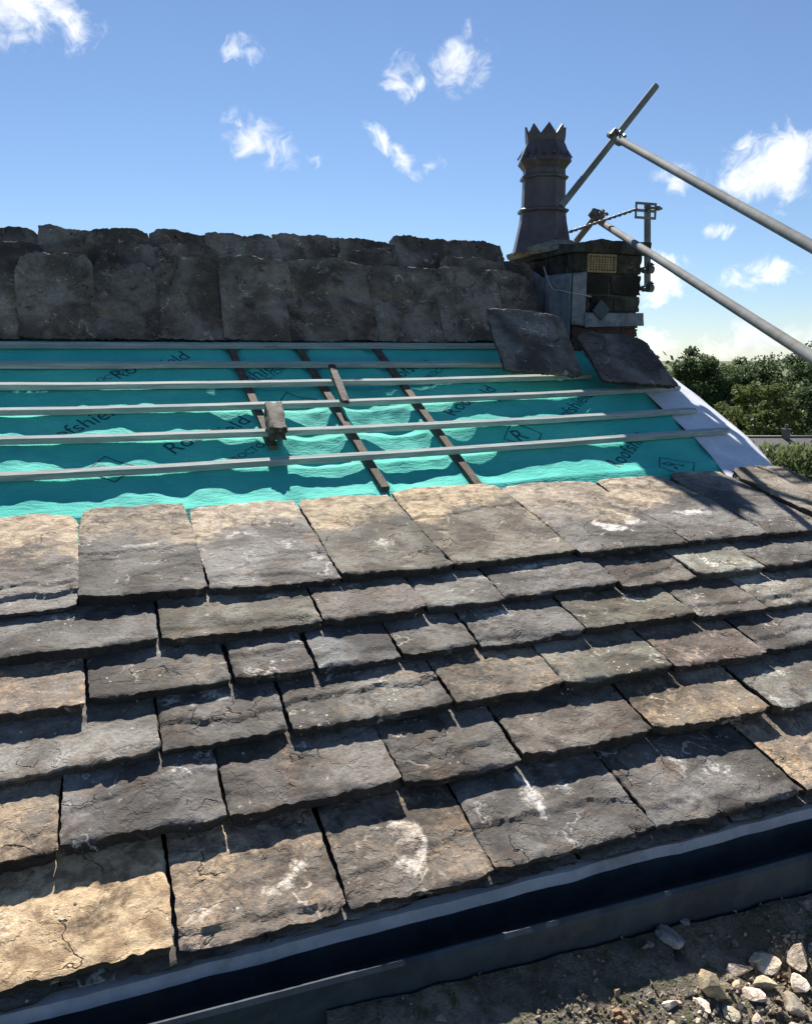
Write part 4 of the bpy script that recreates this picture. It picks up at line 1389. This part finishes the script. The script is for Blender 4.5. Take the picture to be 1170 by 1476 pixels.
# chips and gravel too small to count
bm = bmesh.new()
for i in range(6500):
    x = 0.45 + 1.7 * rng.random(); y = 0.30 + 0.50 * rng.random()
    inheap = y < 0.66 + .03 * (x - 1) + .03 * math.sin(x * 9) and x > 0.80
    if not inheap and rng.random() > 0.07: continue
    r = min(0.011, 0.0022 + rng.expovariate(1 / 0.0026))
    m = Matrix.Translation((x, y, yard_z(x, y) + r * .4)) @ Matrix.Rotation(rng.uniform(0, 6.3), 4, Vector((rng.gauss(0, 1), rng.gauss(0, 1), rng.gauss(0, 1))).normalized()) @ Matrix.Diagonal((r * rng.uniform(.8, 1.6), r, r * rng.uniform(.5, .9), 1))
    g = [bm.verts.new(m @ Vector(p)) for p in ((1, .1, -.3), (-.9, .3, -.5), (.1, -1, -.2), (.2, .9, .1), (-.3, -.5, .8), (.5, .2, .8))]
    for f in ((0, 2, 5), (2, 4, 5), (4, 3, 5), (3, 0, 5), (0, 1, 2), (1, 4, 2), (1, 3, 4), (0, 3, 1)):
        bm.faces.new([g[k] for k in f])
grav = link('gravel', bm_mesh('gravel', bm), None, M_RUB)
grav.color = (1.35, 1.22, 1.03, 1)
tag(grav, 'crushed stone chips and grit spread over the yard edge', 'gravel', kind='stuff')


# ------------------------------------------------------------------ trees, hedge and the low house beyond
def tree(name, x, y, ztop, rx, rz, seed, leafm, label, nclump=90, per=110, leaf=0.16):
    rg = random.Random(seed)
    zb = terrain_z(x, y)
    root = tag(empty(name, (x, y, zb)), label, 'tree', 'trees beyond the gable')
    zc = ztop - rz
    # trunk and limbs
    b = bmesh.new()
    H = zc - zb
    add_tube(b, (x, y, zb - .3), (x + .1, y, zb + H * .55), .28, .2, 10)
    add_tube(b, (x + .1, y, zb + H * .55), (x, y + .1, zc + rz * .3), .2, .07, 9)
    for k in range(9):
        a = rg.uniform(0, 6.3)
        h0 = zb + H * rg.uniform(.45, .95)
        p0 = Vector((x, y, h0)); p1 = p0 + Vector((math.cos(a) * rx * .65, math.sin(a) * rx * .65, rz * rg.uniform(.25, .7)))
        add_tube(b, p0, p1, .10, .03, 7)
    link('trunk', bm_mesh('trunk', b, True), root, M_OLD_WOOD)
    # crown: leaf faces in clumps over an uneven volume
    Q = []
    for k in range(nclump):
        th_ = rg.uniform(0, 2 * math.pi); ph = math.acos(rg.uniform(-.75, 1))
        rr = rg.uniform(.55, 1.0) ** .6
        lob = 1 + .16 * mnoise.noise(Vector((math.cos(th_) * 1.7, math.sin(th_) * 1.7, ph + seed)))
        c = np.array([x + rx * rr * lob * math.sin(ph) * math.cos(th_), y + rx * rr * lob * math.sin(ph) * math.sin(th_), zc + rz * rr * lob * math.cos(ph)])
        cr_ = rx * rg.uniform(.13, .26)
        npg = np.random.default_rng(seed * 1000 + k)
        d = npg.normal(size=(per, 3)); d /= np.linalg.norm(d, axis=1, keepdims=True)
        pos = c + d * (npg.random((per, 1)) ** .45) * cr_ * np.array([1, 1, .75])
        Q.append(pos)
    pos = np.concatenate(Q)
    npg = np.random.default_rng(seed)
    n = len(pos)
    u = npg.normal(size=(n, 3)); u /= np.linalg.norm(u, axis=1, keepdims=True)
    w = npg.normal(size=(n, 3)); w -= u * (w * u).sum(1, keepdims=True); w /= np.linalg.norm(w, axis=1, keepdims=True)
    s = leaf * npg.uniform(.6, 1.3, (n, 1))
    V = np.stack([pos - u * s, pos + w * s * .55, pos + u * s, pos - w * s * .55], 1).reshape(-1, 3)
    F = np.arange(4 * n).reshape(-1, 4).tolist()
    me = from_np('crown', V, F, False)
    link('crown', me, root, leafm)
    return root


tree('broadleaf_tree', 31.3, 36.6, 1.70, 2.9, 4.2, 1, M_LEAF, 'dark rounded tree just right of the white gable edge', 150, 170, .10)
tree('broadleaf_tree', 27.0, 27.1, 0.30, 1.65, 2.2, 2, M_LEAF2, 'smaller olive green tree in front of the wood', 110, 150, .075)
tree('broadleaf_tree', 46.0, 49.5, 1.2, 4.2, 5.0, 3, M_LEAF, 'tall dark tree left in the wood at the right edge', 150, 160, .13)
tree('broadleaf_tree', 49.5, 46.0, 2.1, 4.4, 5.4, 4, M_LEAF, 'tallest dark tree in the wood under the lower scaffold tube', 150, 160, .13)
tree('broadleaf_tree', 55.0, 44.5, 2.0, 4.8, 5.6, 5, M_LEAF, 'dark tree at the right end of the wood', 140, 160, .13)
tree('broadleaf_tree', 36.0, 33.5, -.55, 3.0, 4.4, 6, M_LEAF, 'lower dark tree filling in behind the olive tree', 120, 150, .11)
tree('broadleaf_tree', 39.5, 44.0, .55, 3.0, 4.6, 7, M_LEAF2, 'yellowish green tree showing between the dark crowns', 110, 150, .12)
tree('broadleaf_tree', 40.5, 33.0, -.35, 3.2, 4.6, 8, M_LEAF, 'dark tree behind the low roof at the right edge', 120, 150, .12)
tree('broadleaf_tree', 29.5, 40.5, .2, 2.9, 4.2, 9, M_LEAF, 'dark tree mostly hidden by the gable edge', 90, 140, .11)

# far wood closing the horizon
bm = bmesh.new()
npg = np.random.default_rng(4)
V = []
for k in range(420):
    a = R(npg.uniform(-80, 125)); d = npg.uniform(150, 230)
    c = np.array([math.sin(a) * d, math.cos(a) * d, 0]); c[2] = terrain_z(c[0], c[1]) + npg.uniform(1, 10.5)
    dd_ = npg.normal(size=(60, 3)) * np.array([3.2, 3.2, 2.2])
    V.append(c + dd_)
pos = np.concatenate(V); n = len(pos)
u = npg.normal(size=(n, 3)); u /= np.linalg.norm(u, axis=1, keepdims=True)
w = npg.normal(size=(n, 3)); w -= u * (w * u).sum(1, keepdims=True); w /= np.linalg.norm(w, axis=1, keepdims=True)
V = np.stack([pos - u * .8, pos + w * .6, pos + u * .8, pos - w * .6], 1).reshape(-1, 3)
bm.free()
far = link('far_wood', from_np('far_wood', V, np.arange(4 * n).reshape(-1, 4).tolist(), False), None, M_LEAF)
tag(far, 'distant band of woodland along the horizon', 'woodland', kind='stuff')

# pale hedge below the verge
root = tag(empty('hedge', (11.9, 9.9, terrain_z(11.9, 9.9))), 'pale green feathery hedge beyond the gable at the right edge', 'hedge')
npg = np.random.default_rng(12)
n = 9000
px2 = npg.uniform(10.9, 14.5, n); py2 = 10.2 - (px2 - 10.9) * .35 + npg.normal(0, .35, n)
hz = terrain_z(12, 10)
ht = -0.06 - hz + .10 * fbm(px2 * 2.2, py2 * 2, 3, 3)
pz2 = hz + ht * npg.random(n) ** .5
pos = np.stack([px2, py2, pz2], -1)
u = npg.normal(size=(n, 3)) * .5 + np.array([0, 0, 1]); u /= np.linalg.norm(u, axis=1, keepdims=True)
w = npg.normal(size=(n, 3)); w -= u * (w * u).sum(1, keepdims=True); w /= np.linalg.norm(w, axis=1, keepdims=True)
s = npg.uniform(.05, .10, (n, 1))
V = np.stack([pos - u * s, pos + w * s * .3, pos + u * s, pos - w * s * .3], 1).reshape(-1, 3)
link('foliage', from_np('foliage', V, np.arange(4 * n).reshape(-1, 4).tolist(), False), root, M_HEDGE)
b = bmesh.new()
for k in range(14):
    xx = 11 + k * .25; yy = 10.2 - (xx - 10.9) * .35
    add_tube(b, (xx, yy, hz - .2), (xx + .05, yy, hz + .9), .03, .012, 6)
link('stem', bm_mesh('stem', b), root, M_OLD_WOOD)

# low slate-roofed house down the slope
hx, hy = 21.6, 17.9
hb = empty('low_house', (hx, hy, terrain_z(hx, hy)))
tag(hb, 'low house with a grey roof down the slope in front of the trees', 'house')
axv = Vector((.935, -.354, 0)); nv_ = Vector((-.354, -.935, 0))
Lh, Dh = 3.3, 2.6
o0 = Vector((hx, hy, 0))


def hp(a, d, z): return o0 + axv * a + nv_ * d + Vector((0, 0, z))


bm = bmesh.new()
zg, ze, zr = terrain_z(hx, hy) - .6, -1.75, -1.0
q = [bm.verts.new(hp(a, d, z)) for a in (-Lh, Lh) for d, z in ((-Dh + .2, zg), (Dh - .2, zg), (Dh - .2, ze), (0, zr - .06), (-Dh + .2, ze))]
bm.faces.new(q[:5]); bm.faces.new(q[5:][::-1])
for i in range(5):
    j = (i + 1) % 5
    bm.faces.new((q[i], q[i + 5], q[j + 5], q[j]))
bmesh.ops.recalc_face_normals(bm, faces=bm.faces)
link('wall', bm_mesh('wall', bm), hb, M_MORTAR)
bm = bmesh.new()
q = [bm.verts.new(hp(a, d, z)) for a in (-Lh - .15, Lh + .15) for d, z in ((-Dh, ze - .1), (0, zr), (Dh, ze - .1), (Dh, ze - .18), (0, zr - .08), (-Dh, ze - .18))]
bm.faces.new(q[:6]); bm.faces.new(q[6:][::-1])
for i in range(6):
    j = (i + 1) % 6
    bm.faces.new((q[i], q[i + 6], q[j + 6], q[j]))
bmesh.ops.recalc_face_normals(bm, faces=bm.faces)
rf = link('roof', bm_mesh('roof', bm), hb, M_CLAMP)
bm = bmesh.new(); add_tube(bm, hp(-Lh - .15, 0, zr - .01), hp(Lh + .15, 0, zr - .01), .05, n=10)
link('ridge_tiles', bm_mesh('ridge_tiles', bm, True), rf, M_CLAMP)
bm = bmesh.new(); cpos = hp(-1.9, .1, 0)
add_box(bm, (cpos.x - .09, cpos.y - .08, zr - .3), (cpos.x + .09, cpos.y + .08, zr + .22)); add_box(bm, (cpos.x - .12, cpos.y - .11, zr + .22), (cpos.x + .12, cpos.y + .11, zr + .26))
add_tube(bm, (cpos.x, cpos.y, zr + .26), (cpos.x, cpos.y, zr + .40), .06, .05, 10)
link('chimney', bm_mesh('chimney', bm), rf, M_CLAMP)
